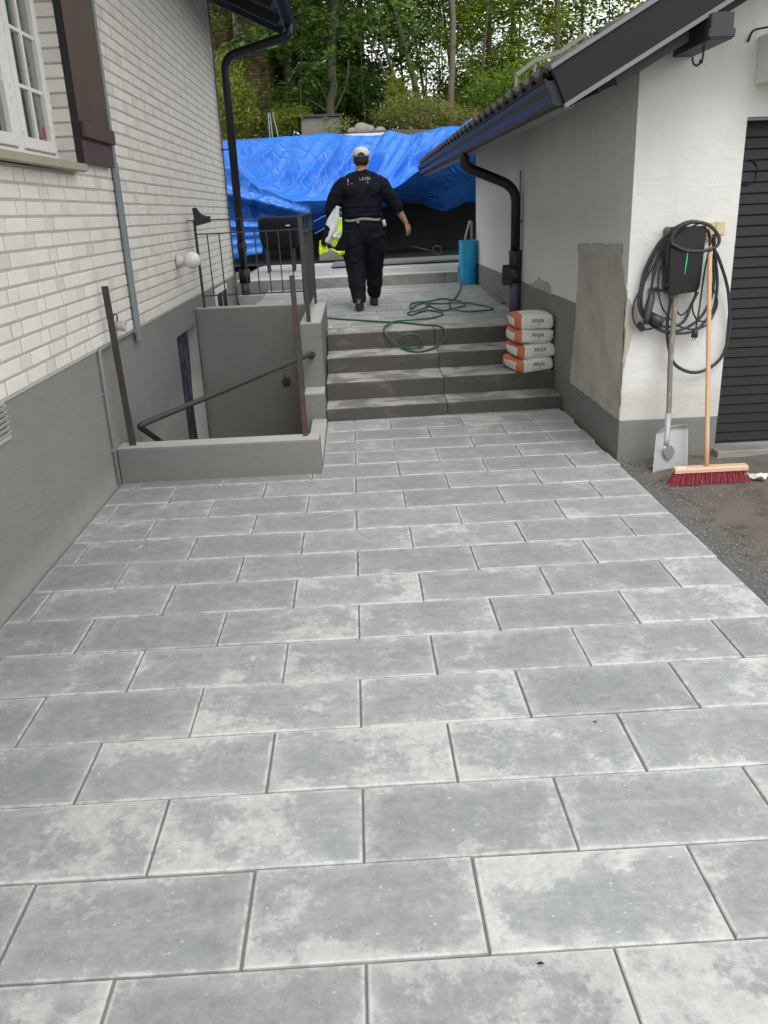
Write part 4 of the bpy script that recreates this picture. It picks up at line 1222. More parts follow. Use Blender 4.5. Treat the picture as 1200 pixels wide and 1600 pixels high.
# garden hose
HOSE = [(-0.249, 7.62, 0.576), (-0.056, 7.466, 0.572), (0.145, 7.312, 0.568), (0.339, 7.163, 0.565), (0.53, 7.061, 0.562), (0.711, 6.879, 0.557), (0.839, 6.759, 0.556), (0.884, 6.586, 0.557), (0.903, 6.505, 0.512), (0.872, 6.49, 0.445), (0.786, 6.367, 0.405), (0.649, 6.179, 0.405), (0.562, 6.205, 0.405), (0.484, 6.38, 0.405), (0.479, 6.50, 0.425), (0.462, 6.51, 0.468), (0.482, 6.51, 0.503), (0.556, 6.51, 0.524), (0.629, 6.51, 0.508), (0.682, 6.50, 0.464), (0.677, 6.48, 0.417), (0.597, 6.27, 0.418), (0.511, 6.333, 0.418), (0.43, 6.49, 0.428), (0.359, 6.505, 0.495), (0.316, 6.56, 0.558), (0.347, 6.866, 0.561), (0.454, 7.085, 0.575), (0.667, 7.149, 0.574), (0.843, 7.273, 0.567), (0.97, 7.465, 0.572), (0.97, 7.66, 0.577), (0.862, 7.848, 0.582), (0.746, 7.734, 0.579), (0.664, 7.565, 0.575), (0.614, 7.63, 0.576), (0.654, 7.815, 0.581), (0.754, 7.833, 0.590), (0.87, 8.109, 0.598), (0.921, 8.427, 0.600), (0.875, 8.502, 0.600), (0.751, 8.26, 0.600), (0.682, 8.013, 0.596), (0.682, 8.228, 0.600), (0.731, 8.495, 0.600), (0.929, 8.601, 0.603), (1.101, 8.782, 0.607), (1.25, 8.604, 0.603), (1.302, 8.235, 0.600), (1.247, 7.979, 0.595), (1.106, 7.817, 0.590), (0.998, 7.802, 0.583), (.873, 8.387, .600), (1.053, 8.323, 0.600), (1.323, 8.284, 0.600), (1.462, 8.068, 0.592), (1.553, 7.821, 0.586), (1.535, 7.672, 0.581), (1.428, 7.607, 0.580), (1.223, 7.626, 0.580), (1.106, 7.817, 0.600), (1.127, 8.129, 0.600), (1.151, 8.403, 0.610), (1.25, 8.727, 0.608), (1.396, 9.469, 0.626), (1.484, 10.05, 0.640), (1.508, 10.33, .70), (1.501, 10.34, 0.844), (1.528, 10.40, 0.905), (1.60, 10.46, 0.85)]
hp = smooth_path(HOSE, 5)
cut = next(i for i, p in enumerate(hp) if p.y > 8.75 and p.x > 1.2)
ho = empty('garden_hose', (.6, 7.5, .56), 'tangled green garden hose looped over the top step and paving', 'hose')
k = Vector((.6, 7.5, .56))
MB().tube([p - k for p in hp[:cut + 1]], .0092, 8).build('green_section', m_hose, ho)
MB().tube([p - k for p in hp[cut:]], .0115, 8).build('grey_section', m_hosegrey, ho)

# ------------------------------------------------------------------ cement bags
def bag_mesh(seed):
    rn = random.Random(seed); mb = MB()
    W, D, H = .172, .215, .064
    n, m = 40, 22
    def P(k, j):
        th = PI * j / m; ph = 2 * PI * k / n
        pw = lambda a, e: math.copysign(abs(a) ** e, a)
        x = W * pw(math.sin(th), .30) * pw(math.cos(ph), .28); y = D * pw(math.sin(th), .26) * pw(math.sin(ph), .30); z = H * pw(math.cos(th), .5)
        s = 1 + .075 * NZ(x * 9 + seed, y * 9, z * 14) + .035 * abs(NZ(x * 22 + seed, y * 22, z * 30))
        ends = max(0, abs(x) / W - .82) / .18
        z *= 1 - .22 * ends
        z += .010 * NZ(x * 7, y * 7, seed + .5)
        return (x * s, y * s, z * s + H * .93 - .012 * max(0, NZ(seed * 3.3, x * 6, y * 5)) )
    top = mb.v(P(0, 0)); bot = mb.v(P(0, m))
    L = [[mb.v(P(k, j)) for k in range(n)] for j in range(1, m)]
    def mi(vs):
        c = sum((v.co for v in vs), Vector()) / len(vs)
        if c.x < -W * .80: return 2 if (abs(c.y + .01) < D * .62 and abs(c.z - H * .8) < H * .56 and c.x < -W * .93) else 1
        if c.x < -W * .66 + .01 * math.sin(c.y * 40): return 1
        if c.x > W * .90: return 1 if abs(c.z - H) < H * .8 else 0
        return 0
    for k in range(n):
        q = [top, L[0][k], L[0][(k + 1) % n]]; mb.face(q, mi(q), True)
        q = [bot, L[-1][(k + 1) % n], L[-1][k]]; mb.face(q, mi(q), True)
    for A, B in zip(L, L[1:]):
        for k in range(n):
            q = [A[k], B[k], B[(k + 1) % n], A[(k + 1) % n]]; mb.face(q, mi(q), True)
    return mb.mesh('paper_bag', m_bagw, m_bago, m_white_l)
labs = ['bottom bag of the four white and orange cement bags, on the step', 'white and orange cement bag second from the bottom of the stack', 'white and orange cement bag second from the top of the stack', 'topmost white and orange cement bag, level with the top step']
bx, by, bz = 1.578, 5.90, .256
for i, (dx, dy, rz) in enumerate(((-.012, -.01, .20), (.008, .0, .15), (-.002, .012, .09), (.004, .0, .03))):
    t = empty('cement_bag', (bx + dx, by + dy, bz + i * .1235), labs[i], 'bag', 'cement bags stacked on the steps', rot=(random.uniform(-.01, .01), random.uniform(-.02, .02), rz))
    me = bag_mesh(i * 3.1 + 1)
    bo = link('paper_bag', me, t)
    bv = BVHTree.FromPolygons([v.co[:] for v in me.vertices], [p.vertices[:] for p in me.polygons])
    def snapf(co, bv=bv):
        h = bv.ray_cast(Vector((co.x, -1, co.z)), Vector((0, 1, 0)))
        return Vector((co.x, (h[0].y if h[0] else -.2) - .0038 + (co.y * .0), co.z))
    Mx = Matrix.Translation((.012, -.25, .068)) @ Matrix.Rotation(PI / 2, 4, 'X')
    text('FINJA', .047, m_ink, t, Mx, 'brand_print', sx=.95, shear=.2, bold=.0004, snap=snapf)
    text('betong bruk', .014, m_inkgrey, t, Matrix.Translation((.0, -.25, .030)) @ Matrix.Rotation(PI / 2, 4, 'X'), 'small_print', sx=1.3, snap=snapf)

# ------------------------------------------------------------------ shovel, broom, charger, cables
sv = empty('shovel', (2.0, 3.50, -.01), 'steel shovel with a long grey wooden handle leaning on the garage front', 'shovel')
hb, ht = Vector((-.002, .10, .215)), Vector((.055, .315, 1.232))
MB().tube([hb + (ht - hb) * (k / 10) + Vector((.004 * math.sin(k), 0, 0)) for k in range(11)], [.0165] * 9 + [.016, .013], 12).build('handle', m_oldwood, sv)
mb = MB(); mb.tube([(-.012, .085, .16), (-.004, .098, .205), (.008, .132, .36)], [.020, .0215, .019], 12)
mb.tube([(-.018, .075, .10), (-.012, .085, .16)], [(.030, .006), .020], 12); mb.build('socket', m_steel, sv)
mb = MB()
def blade(u, v):
    a = (u - .5) * 2
    w = .112 * (1 - .10 * v) * (1 if v < .86 else math.sqrt(max(0, 1 - ((v - .86) / .14) ** 2 * .45)))
    x = a * w + .018; zz = v * .285
    dish = .030 * (a * a) - .012
    rim = -.018 * max(0, (v - .90) / .10)
    return (x - .10 * (1 - v) * .22 + .005, .03 + zz * .26 - dish * 1.0 + rim, zz * .965 + .012 + .012 * a)
mb.grid(26, 26, blade); bo = mb.build('blade', m_steel, sv); s_ = bo.modifiers.new('s', 'SOLIDIFY'); s_.thickness = .0025
mb = MB(); P = [(-.026, .004), (-.036, -.015), (-.033, -.035), (-.016, -.062), (0, -.074), (.016, -.062), (.033, -.035), (.036, -.015), (.026, .004), (.012, .02), (-.012, .02)]
mb.extrude(P, 'z', 0, .004); hm = mb.build('heart_plate', m_heart, sv); hm.location = (.0, .054, .150); hm.rotation_euler = (1.32, 0, 0)

bm2 = empty('broom', (2.145, 3.255, dirt_z(2.145, 3.255)), 'yard broom with red bristles and a pale wooden handle leaning on the garage', 'broom')
mb = MB(); mb.extrude([(-.030, .080), (-.030, .100), (-.022, .108), (.026, .110), (.030, .100), (.030, .080)], 'x', -.222, .222)
mb.build('head', m_headwood, bm2)
MB().box((-.205, -.0225, .1085), (-.155, .010, .1105)).build('label', m_white_l, bm2)
mb = MB(); rn = random.Random(3)
for i in range(31):
    for j in range(5):
        x = -.210 + i * .014; y = -.024 + j * .012
        sp = (x / .21)
        for q in range(3):
            a = rn.random() * 6.3; rr = .0035 * rn.random()
            bx_, by_ = x + rr * math.cos(a), y + rr * math.sin(a)
            tx = bx_ + sp * .012 + rn.uniform(-.009, .009) + (sp ** 5) * .022; ty = by_ + (j - 2) * .004 + rn.uniform(-.007, .007)
            mb.beam((bx_, by_, .082), (tx, ty, rn.uniform(0, .008)), .0022, .0022, up=(0, 1, 0))
tag(mb.build('bristles', m_bristle, bm2), kind='stuff')
h0, h1 = Vector((-.022, .0, .098)), Vector((.085, .515, 1.455 - dirt_z(2.145, 3.255)))
MB().tube([h0 + (h1 - h0) * (k / 8) for k in range(9)], [.0145, .0150] + [.0135] * 5 + [.0135, .009], 14).build('handle', m_wood, bm2)

cg = empty('car_charger', (2.083, GY, 1.27), 'black wall-mounted car charger with a green light strip, hung with cables', 'charger')
mb = MB()
mb.extrude([(-.105, .20), (.105, .20), (.112, .19), (.100, -.16), (.085, -.185), (-.08, -.20), (-.095, -.18), (-.112, .19)], 'y', -.125, -.002)
bmesh.ops.bevel(mb.b, geom=mb.b.edges[:], offset=.006, segments=2, affect='EDGES')
mb.build('charger_body', m_chargerb, cg)
mg, n_, l_, bs_ = nodes_of('green_light'); bs_.inputs['Base Color'].default_value = (0, .15, .04, 1); bs_.inputs['Emission Color'].default_value = (.0, 1, .25, 1); bs_.inputs['Emission Strength'].default_value = .8
MB().extrude([(-.003, -.08), (.004, .0), (.006, .075), (.001, .0)], 'y', -.1275, -.124).build('light_strip', mg, cg)
MB().extrude([(-.19, -.165), (-.13, -.155), (-.10, -.18), (-.13, -.185)], 'y', -.05, -.01).build('plug_holder', m_chargerb, cg)
CAB = {
 'loop': [(1.972, 3.70, 1.385), (1.984, 3.70, 1.44), (2.035, 3.70, 1.486), (2.113, 3.70, 1.494), (2.193, 3.70, 1.472), (2.249, 3.70, 1.418), (2.261, 3.70, 1.373), (2.236, 3.70, 1.344), (2.167, 3.70, 1.328), (2.067, 3.70, 1.333), (2.006, 3.70, 1.361)],
 'big': [(2.20, 3.74, 1.45), (2.25, 3.75, 1.34), (2.297, 3.77, 1.279), (2.381, 3.79, 1.095), (2.424, 3.81, 0.896), (2.425, 3.81, 0.776), (2.393, 3.81, 0.656), (2.309, 3.81, 0.586), (2.214, 3.80, 0.57), (2.115, 3.79, 0.608), (2.06, 3.79, 0.672), (2.026, 3.79, 0.795), (2.017, 3.79, 0.915), (2.02, 3.78, 1.033), (1.99, 3.77, 1.2), (1.965, 3.74, 1.36), (2.00, 3.70, 1.46), (2.08, 3.69, 1.50)],
 'l1': [(2.10, 3.71, 1.50), (2.04, 3.71, 1.49), (1.991, 3.73, 1.451), (1.925, 3.78, 1.38), (1.857, 3.80, 1.232), (1.834, 3.80, 1.099), (1.832, 3.80, 1.002), (1.878, 3.80, 0.922), (1.964, 3.79, 0.858), (2.068, 3.78, 0.829), (2.19, 3.78, 0.84), (2.266, 3.79, 0.904), (2.312, 3.80, 0.981), (2.318, 3.80, 1.117), (2.295, 3.79, 1.232), (2.254, 3.74, 1.328), (2.23, 3.71, 1.42)],
 'l2': [(2.07, 3.70, 1.50), (1.982, 3.72, 1.434), (1.931, 3.78, 1.305), (1.855, 3.81, 1.137), (1.807, 3.82, 1.023), (1.809, 3.82, 0.925), (1.853, 3.82, 0.863), (1.923, 3.82, 0.86), (1.982, 3.82, 0.885), (2.023, 3.81, 0.935)],
 'l3': [(2.14, 3.71, 1.49), (2.003, 3.73, 1.415), (1.971, 3.79, 1.303), (1.947, 3.81, 1.19), (1.963, 3.80, 1.035), (2.019, 3.79, 0.935), (2.093, 3.79, 0.872), (2.19, 3.79, 0.848), (2.269, 3.79, 0.872), (2.311, 3.79, 0.941), (2.324, 3.79, 1.019), (2.274, 3.78, 1.119), (2.233, 3.74, 1.216), (2.215, 3.72, 1.40)],
 'l4': [(2.0, 3.71, 1.46), (1.955, 3.77, 1.396), (1.949, 3.79, 1.323), (1.965, 3.79, 1.188), (2.0, 3.79, 1.11), (2.040, 3.79, 1.02), (2.10, 3.79, .94), (2.16, 3.79, 1.0), (2.185, 3.79, 1.08)],
 'l5': [(2.18, 3.78, 1.09), (2.168, 3.79, 0.987), (2.205, 3.79, 0.907), (2.26, 3.79, .90), (2.30, 3.79, .96)],
 'l6': [(2.224, 3.72, 1.40), (2.218, 3.74, 1.311), (2.212, 3.76, 1.179), (2.206, 3.77, 0.986), (2.195, 3.77, 0.855)],
 'l8': [(2.12, 3.71, 1.50), (2.01, 3.72, 1.475), (1.95, 3.77, 1.40), (1.89, 3.80, 1.27), (1.85, 3.81, 1.10), (1.86, 3.80, .97), (1.93, 3.80, .90), (2.03, 3.79, .87), (2.12, 3.79, .90), (2.16, 3.79, 1.0), (2.19, 3.78, 1.08)],
 'l9': [(2.09, 3.71, 1.495), (2.0, 3.73, 1.45), (1.955, 3.78, 1.36), (1.915, 3.80, 1.20), (1.90, 3.80, 1.02), (1.93, 3.80, .90), (2.01, 3.79, .845), (2.12, 3.78, .855), (2.22, 3.78, .92), (2.28, 3.79, 1.03), (2.29, 3.79, 1.15), (2.25, 3.76, 1.30)],
 'l7': [(2.05, 3.70, 1.495), (1.96, 3.76, 1.40), (1.915, 3.80, 1.25), (1.905, 3.80, 1.10)]}
cc = empty('charging_cable', (2.1, 3.78, 1.3), 'thick black charging cable looped over the wall charger, one long loop hanging lowest', 'cable')
o0 = Vector((2.1, 3.78, 1.3))
for nm, r, cl in (('loop', .0105, True), ('big', .0105, False), ('l1', .0095, False), ('l7', .008, False), ('l8', .009, False), ('l9', .009, False)):
    MB().tube([p - o0 for p in smooth_path(CAB[nm], 6, cl)], r, 8, closed=cl).build('cable_loop', m_cable, cc)
pg = [(1.905, 3.80, 1.10), (1.902, 3.79, 1.05), (1.885, 3.77, 1.0), (1.872, 3.76, .94), (1.866, 3.75, .90)]
MB().tube([Vector(p) - o0 for p in pg], [.012, .024, .026, .022, .016], 12).build('plug_grip', m_cable, cc)
MB().tube([Vector(p) - o0 for p in [(1.90, 3.79, .955), (1.93, 3.77, .925), (1.975, 3.75, .90)]], [.022, .034, .036], 14).build('connector_head', m_cable, cc)
ec = empty('extension_cord', (2.1, 3.80, 1.1), 'thinner black extension cord with two plugs hanging in loops round the charger', 'cord')
o0 = Vector((2.1, 3.80, 1.1))
for nm in ('l2', 'l3', 'l4', 'l5', 'l6'):
    MB().tube([p - o0 for p in smooth_path(CAB[nm], 6)], .0058, 7).build('cord_loop', m_cable, ec)
MB().tube([Vector(p) - o0 for p in [(2.195, 3.77, .856), (2.192, 3.77, .835), (2.188, 3.77, .800)]], [.010, .019, .021], 12).tube([Vector(p) - o0 for p in [(2.180, 3.77, .802), (2.179, 3.77, .782)]], .0025, 6).tube([Vector(p) - o0 for p in [(2.196, 3.77, .802), (2.195, 3.77, .782)]], .0025, 6).build('plug', m_cable, ec)
MB().tube([Vector(p) - o0 for p in [(1.853, 3.83, .895), (1.853, 3.79, .872), (1.853, 3.775, .868)]], [.015, .021, .019], 14).build('socket_end', m_cable, ec)
sb = empty('switch_box', (2.285, GY, 1.447), 'cream double switch box on the white wall above the broom handle', 'switch')
MB().box((-.060, -.038, -.038), (.0, -.001, .040), .004).build('switch', m_beige, sb)
MB().box((.002, -.038, -.038), (.058, -.001, .042), .004).build('switch', m_beige, sb)
MB().box((-.052, -.030, -.056), (-.005, -.001, -.039), .003).build('cable_gland', m_beige, sb)

# ------------------------------------------------------------------ the walking man
pz = tz(8.25) + .012
man = empty('person', (.17, 8.25, pz), 'man in black work clothes and a pale cap walking away, jacket under his left arm', 'person')
SH0, SH1 = Vector((-.195, .0, 1.335)), Vector((.235, -.0, 1.335))
# limbs (joint, radius)
ARM_L = [(-.10, .0, 1.325, .075), (-.185, .0, 1.315, .083), (-.245, -.01, 1.235, .084), (-.325, -.02, 1.09, .066), (-.335, .0, 1.06, .062), (-.29, .14, 1.045, .050), (-.22, .26, 1.03, .036)]
ARM_R = [(.14, .0, 1.325, .075), (.222, .0, 1.315, .083), (.285, .0, 1.23, .082), (.375, .01, 1.11, .064), (.395, .015, 1.075, .058), (.425, .02, 1.03, .049), (.475, .03, .945, .039), (.503, .035, .895, .030)]
def torso(mb, g=0.0):
    mb.loft([((.015, .01, .80), .150 + g, .115 + g), ((.016, .0, .87), .205 + g, .145 + g), ((.012, .0, .96), .215 + g, .150 + g), ((.012, .0, 1.04), .218 + g, .150 + g), ((.015, .0, 1.14), .222 + g, .148 + g), ((.018, .005, 1.25), .228 + g, .140 + g), ((.02, .01, 1.33), .205 + g, .118 + g), ((.022, .015, 1.385), .150 + g, .092 + g), ((.025, .02, 1.425), .088 + g, .072 + g), ((.028, .025, 1.45), .064 + g, .062 + g)], 28)
LEG_L = [(-.085, .0, .84, .135), (-.095, .0, .70, .122), (-.090, .01, .50, .092), (-.085, .0, .42, .085), (-.078, -.05, .25, .072), (-.070, -.10, .10, .050)]
LEG_R = [(.115, .0, .84, .135), (.125, .06, .70, .120), (.125, .13, .50, .092), (.122, .17, .43, .085), (.118, .23, .25, .072), (.113, .30, .12, .050)]
def limb(mb, L, g=0.0, n=16, flat=1.0, upto=None):
    L = L[:upto] if upto else L
    P = [Vector(p[:3]) for p in L]
    S = smooth_path(P, 4); rr = []
    for i in range(len(L) - 1):
        for k in range(4): rr.append(L[i][3] + (L[i + 1][3] - L[i][3]) * k / 4 + g)
    rr.append(L[-1][3] + g)
    mb.tube(S, rr, n)
# body: one continuous surface with hands
mb = MB()
torso(mb, -.022)
limb(mb, ARM_L, -.016); limb(mb, ARM_R, -.008); limb(mb, LEG_L, -.025); limb(mb, LEG_R, -.025)
mb.tube([(.026, .02, 1.38), (.028, .022, 1.46), (.03, .03, 1.53)], [.066, .062, .062], 16)
mb.ball((.03, .035, 1.575), (.078, .094, .108), 20, 14)                 # skull
mb.ball((.03, .075, 1.520), (.056, .060, .052), 14, 10)                 # jaw
mb.tube([(.03, .118, 1.575), (.03, .150, 1.548), (.03, .128, 1.538)], [.010, .016, .012], 10)   # nose
for sx in (-1, 1):
    mb.ball((.03 + sx * .080, .030, 1.560), (.011, .020, .032), 10, 8)  # ears
    mb.ball((.03 + sx * .027, .105, 1.578), (.018, .014, .012), 8, 6)   # brow and lids
mb.ball((.03, .122, 1.513), (.022, .012, .009), 10, 6)
# right hand hanging, fingers curled
def hand(mb, w, d, pside, side=1):
    w, d, pside = Vector(w), Vector(d).normalized(), Vector(pside).normalized()
    s_ = d.cross(pside).normalized() * side
    palm = [w, w + d * .035, w + d * .085]
    mb.tube(palm, [(.024, .018), (.038, .017), (.040, .015)], 12, up=pside)
    for i, ln in enumerate((.068, .076, .070, .056)):
        b0 = w + d * .078 + s_ * (.028 - i * .0185)
        d1 = (d + pside * .35).normalized(); d2 = (d * .75 + pside * .9).normalized(); d3 = (d * .2 + pside * 1.1).normalized()
        p1 = b0 + d1 * ln * .48; p2 = p1 + d2 * ln * .32; p3 = p2 + d3 * ln * .26
        mb.tube([b0, p1, p2, p3], [.0100, .0095, .0088, .0072], 8)
    t0 = w + d * .022 + s_ * .026
    t1 = t0 + (d * .7 + s_ * .7 + pside * .3).normalized() * .040; t2 = t1 + (d * .9 + pside * .4).normalized() * .032
    mb.tube([t0, t1, t2], [.0135, .0115, .0090], 8)
hand(mb, (.503, .035, .900), (.25, .06, -.97), (-.55, .55, -.1), 1)
hand(mb, (-.21, .275, 1.03), (.85, .45, -.12), (-.2, -.3, -.9), 1)
body = fuse(mb, 'body', m_skin, man, .0075, 2)
for sx in (-1, 1): MB().ball((.03 + sx * .027, .113, 1.576), .010, 10, 8).build('eye', m_white_l, man)
# hair at the nape and cap
mb = MB(); mb.loft([((.03, .012, 1.515), .060, .062), ((.03, .012, 1.555), .080, .084), ((.03, .02, 1.60), .084, .092), ((.03, .025, 1.63), .083, .096)], 24); mb.build('hair', m_hair, man)
cp = MB()
cp.loft([((.03, .030, 1.600), .092, .105), ((.03, .030, 1.625), .093, .106), ((.03, .030, 1.655), .088, .100), ((.03, .030, 1.680), .070, .082), ((.03, .030, 1.695), .040, .050), ((.03, .030, 1.699), .012, .015)], 28)
cap = cp.build('cap', m_cap, man)
mb = MB(); mb.grid(14, 6, lambda u, v: (.03 + .082 * math.sin((u - .5) * 2.4), .10 + .13 * math.cos((u - .5) * 2.4) * v + .01, 1.612 - .02 * v - .015 * abs(u - .5) * 2)); pk = mb.build('peak', m_cap, cap); pk.modifiers.new('s', 'SOLIDIFY').thickness = .004
mb = MB(); mb.extrude([(.03 + .040 * math.cos(PI * k / 10), 1.607 + .034 * math.sin(PI * k / 10)) for k in range(11)], 'y', -.080, -.068)
mb.build('cap_opening', m_hair, cap)
MB().ball((.03, .03, 1.700), .008, 8, 6).build('button', m_cap, cap)
# shirt
mb = MB(); torso(mb, .004); limb(mb, ARM_L, .004, upto=6); limb(mb, ARM_R, .006, upto=6)
mb.ball((-.185, .0, 1.30), .092, 16, 12).ball((.222, 0, 1.30), .092, 16, 12)
mb.loft([((.026, .018, 1.40), .085, .080), ((.028, .020, 1.44), .074, .076), ((.03, .024, 1.468), .070, .074)], 20)
mb.tube([(-.19, .01, 1.33), (-.08, .015, 1.395), (.026, .018, 1.42)], [.045, .055, .055], 12).tube([(.235, .01, 1.33), (.13, .015, 1.395), (.026, .018, 1.42)], [.045, .055, .055], 12)
mb.tube([(.40, .013, 1.07), (.430, .022, 1.02)], [.066, .060], 16)
for z, s_ in ((1.0, .006), (1.05, .004), (1.10, .005)): mb.loft([((.013, 0, z - .018), .214, .148), ((.013, 0, z), .224 + s_, .158 + s_), ((.013, 0, z + .018), .214, .148)], 28)
for x0 in (-.10, .13): mb.ball((x0, -.10, 1.255), (.09, .045, .085), 14, 10)
shirt = fuse(mb, 'shirt', m_shirt, man, .010, 3)
dt = bpy.data.textures.new('cloth_folds', 'CLOUDS'); dt.noise_scale = .085; dt.noise_depth = 3
dm = shirt.modifiers.new('d', 'DISPLACE'); dm.texture = dt; dm.strength = .034; dm.mid_level = .5; dm.texture_coords = 'LOCAL'
bpy.context.view_layer.update(); apply_mods(shirt)
bvs = BVHTree.FromPolygons([v.co[:] for v in shirt.data.vertices], [p.vertices[:] for p in shirt.data.polygons])
def snaps(co):
    h = bvs.ray_cast(Vector((co.x, -1, co.z)), Vector((0, 1, 0)))
    return Vector((co.x, (h[0].y if h[0] else -.1) - .002 + co.y * .0, co.z))
RX = Matrix.Rotation(PI / 2, 4, 'X')
text('L.E.350', .042, m_print, man, Matrix.Translation((.058, -.3, 1.375)) @ RX, 'back_print', snap=snaps, sx=.95, bold=.0008)
text('SE', .022, m_print, man, Matrix.Translation((.085, -.3, 1.338)) @ RX, 'back_print', snap=snaps, bold=.0006)
text('!', .085, m_print, man, Matrix.Translation((-.125, -.3, 1.347)) @ Matrix.Rotation(0, 4, 'X') @ RX, 'back_print', snap=snaps, bold=.0015)
text('.', .085, m_print, man, Matrix.Translation((-.085, -.3, 1.352)) @ RX, 'back_print', snap=snaps, bold=.001)
# trousers
mb = MB(); limb(mb, LEG_L, .022); limb(mb, LEG_R, .020)
mb.loft([((.015, .01, .72), .175, .12), ((.015, .01, .80), .232, .160), ((.015, .0, .88), .232, .165), ((.013, 0, .955), .222, .160)], 28)
mb.tube([(-.078, -.07, .20), (-.072, -.10, .13), (-.070, -.105, .075)], [.078, .078, .072], 16)
mb.tube([(.118, .25, .20), (.114, .28, .14), (.112, .29, .10)], [.076, .076, .070], 16)
mb.ball((.225, .02, .70), (.055, .085, .12), 12, 10).ball((-.205, .0, .68), (.05, .08, .12), 12, 10).ball((-.075, .06, .45), (.07, .05, .09), 10, 8)
tr_ = fuse(mb, 'trousers', m_trouser, man, .011, 2)
dt2 = bpy.data.textures.new('trouser_folds', 'CLOUDS'); dt2.noise_scale = .075; dt2.noise_depth = 3
dm = tr_.modifiers.new('d', 'DISPLACE'); dm.texture = dt2; dm.strength = .034; dm.mid_level = .5; dm.texture_coords = 'LOCAL'
bpy.context.view_layer.update(); apply_mods(tr_)
mb = MB()
for a, b_, mm in ((-.13, .11, 0),):
    mb.grid(24, 2, lambda u, v: (.013 + .234 * math.sin((u - .5) * 2.0), -.172 * math.cos((u - .5) * 2.0), .945 + v * .028 - .008 * math.sin(u * 9)))
bl = mb.build('belt', m_belt, man); bl.modifiers.new('s', 'SOLIDIFY').thickness = .006
MB().box((-.055, -.190, .925), (-.025, -.160, .975), .004).build('belt_clip', m_belt, man)
MB().ball((.245, -.02, .865), (.035, .05, .085), 12, 10).build('tool_pouch', m_shirt, man)
MB().tube([(.243, -.06, .95), (.255, -.06, .88)], [.016, .024], 10).build('glove', m_cap, man)
for nm, (x, y, z), rx in (('l', (-.070, -.115, .0), .10), ('r', (.113, .31, .012), .0)):
    mb = MB(); 
    mb.loft([((0, .055, .022), .048, .140), ((0, .055, .045), .049, .138), ((0, .045, .075), .046, .118), ((0, .0, .105), .046, .070), ((0, -.012, .135), .045, .055)], 20)
    so = mb.build('shoe', m_shoe, man, loc=(x, y, z), rot=(rx, 0, -.06 if x < 0 else .10))
    mb = MB(); mb.loft([((0, .055, 0), .046, .136), ((0, .055, .020), .051, .143), ((0, .055, .024), .050, .142)], 20); mb.build('sole', m_sole, so)
    MB().box((-.014, -.088, .085), (.014, -.076, .115), .003).build('heel_tab', m_capmetal, so)

# jacket under his arm
jk = empty('safety_jacket', (-.12, 8.16, pz + .9), 'fluorescent yellow and white safety jacket hanging from under the man\'s left arm', 'jacket')
def cloth(name, poly_l, poly_r, m, y0, amp, ph, fold=7):
    """sheet between two side curves"""
    A = smooth_path([(x, 0, z) for x, z in poly_l], 5); B = smooth_path([(x, 0, z) for x, z in poly_r], 5)
    mb = MB(); n = len(A) - 1
    def fn(u, v):
        i = min(n, int(round(v * n))); a, b_ = A[i], B[min(len(B) - 1, int(round(v * (len(B) - 1))))]
        p = a.lerp(b_, u)
        return (p.x, y0 + amp * math.sin(u * fold + ph + v * 1.5) * (.4 + v) + .012 * NZ(u * 3, v * 5, ph), p.z)
    mb.grid(14, n, fn); o = mb.build(name, m, jk); s = o.modifiers.new('s', 'SOLIDIFY'); s.thickness = .006
    return o
cloth('white_panel', [(.028, .215), (-.03, .15), (-.09, .06), (-.125, -.04), (-.155, -.13)], [(.050, .205), (.05, .10), (.035, -.02), (-.01, -.12), (-.055, -.19)], m_jwhite, -.05, .022, 0)
cloth('black_band', [(-.105, .03), (-.115, .0), (-.135, -.06), (-.165, -.13), (-.175, -.18)], [(-.075, .01), (-.06, -.03), (-.085, -.09), (-.105, -.15), (-.055, -.215)], m_jblack, -.085, .01, 1)
cloth('yellow_panel', [(-.178, -.135), (-.190, -.19), (-.195, -.24), (-.192, -.285)], [(-.125, -.13), (-.105, -.18), (-.10, -.22), (-.105, -.262)], m_hiviz, -.075, .012, 2)
cloth('yellow_sleeve', [(.055, .10), (.035, .02), (.005, -.05), (-.03, -.14), (-.055, -.20)], [(.075, .09), (.075, .0), (.065, -.08), (.02, -.15), (-.02, -.21)], m_hiviz, -.075, .014, .5)
cloth('black_lining', [(.0, -.12), (-.02, -.16), (-.035, -.21), (-.03, -.25)], [(.08, -.02), (.09, -.12), (.10, -.20), (.09, -.25)], m_jblack, -.045, .014, 3)
cloth('yellow_hem', [(-.055, -.225), (-.03, -.25), (-.0, -.265), (.03, -.275)], [(-.02, -.235), (.02, -.262), (.06, -.268), (.09, -.262)], m_hiviz, -.08, .006, 3)
cloth('yellow_hem', [(-.01, -.262), (-.0, -.275), (.01, -.288)], [(.085, -.255), (.09, -.272), (.075, -.295)], m_hiviz, -.07, .012, 1)
cloth('reflective_band', [(.0, -.04), (-.02, -.07), (-.04, -.10)], [(.055, -.03), (.05, -.075), (.035, -.125)], m_jwhite, -.098, .008, .5)
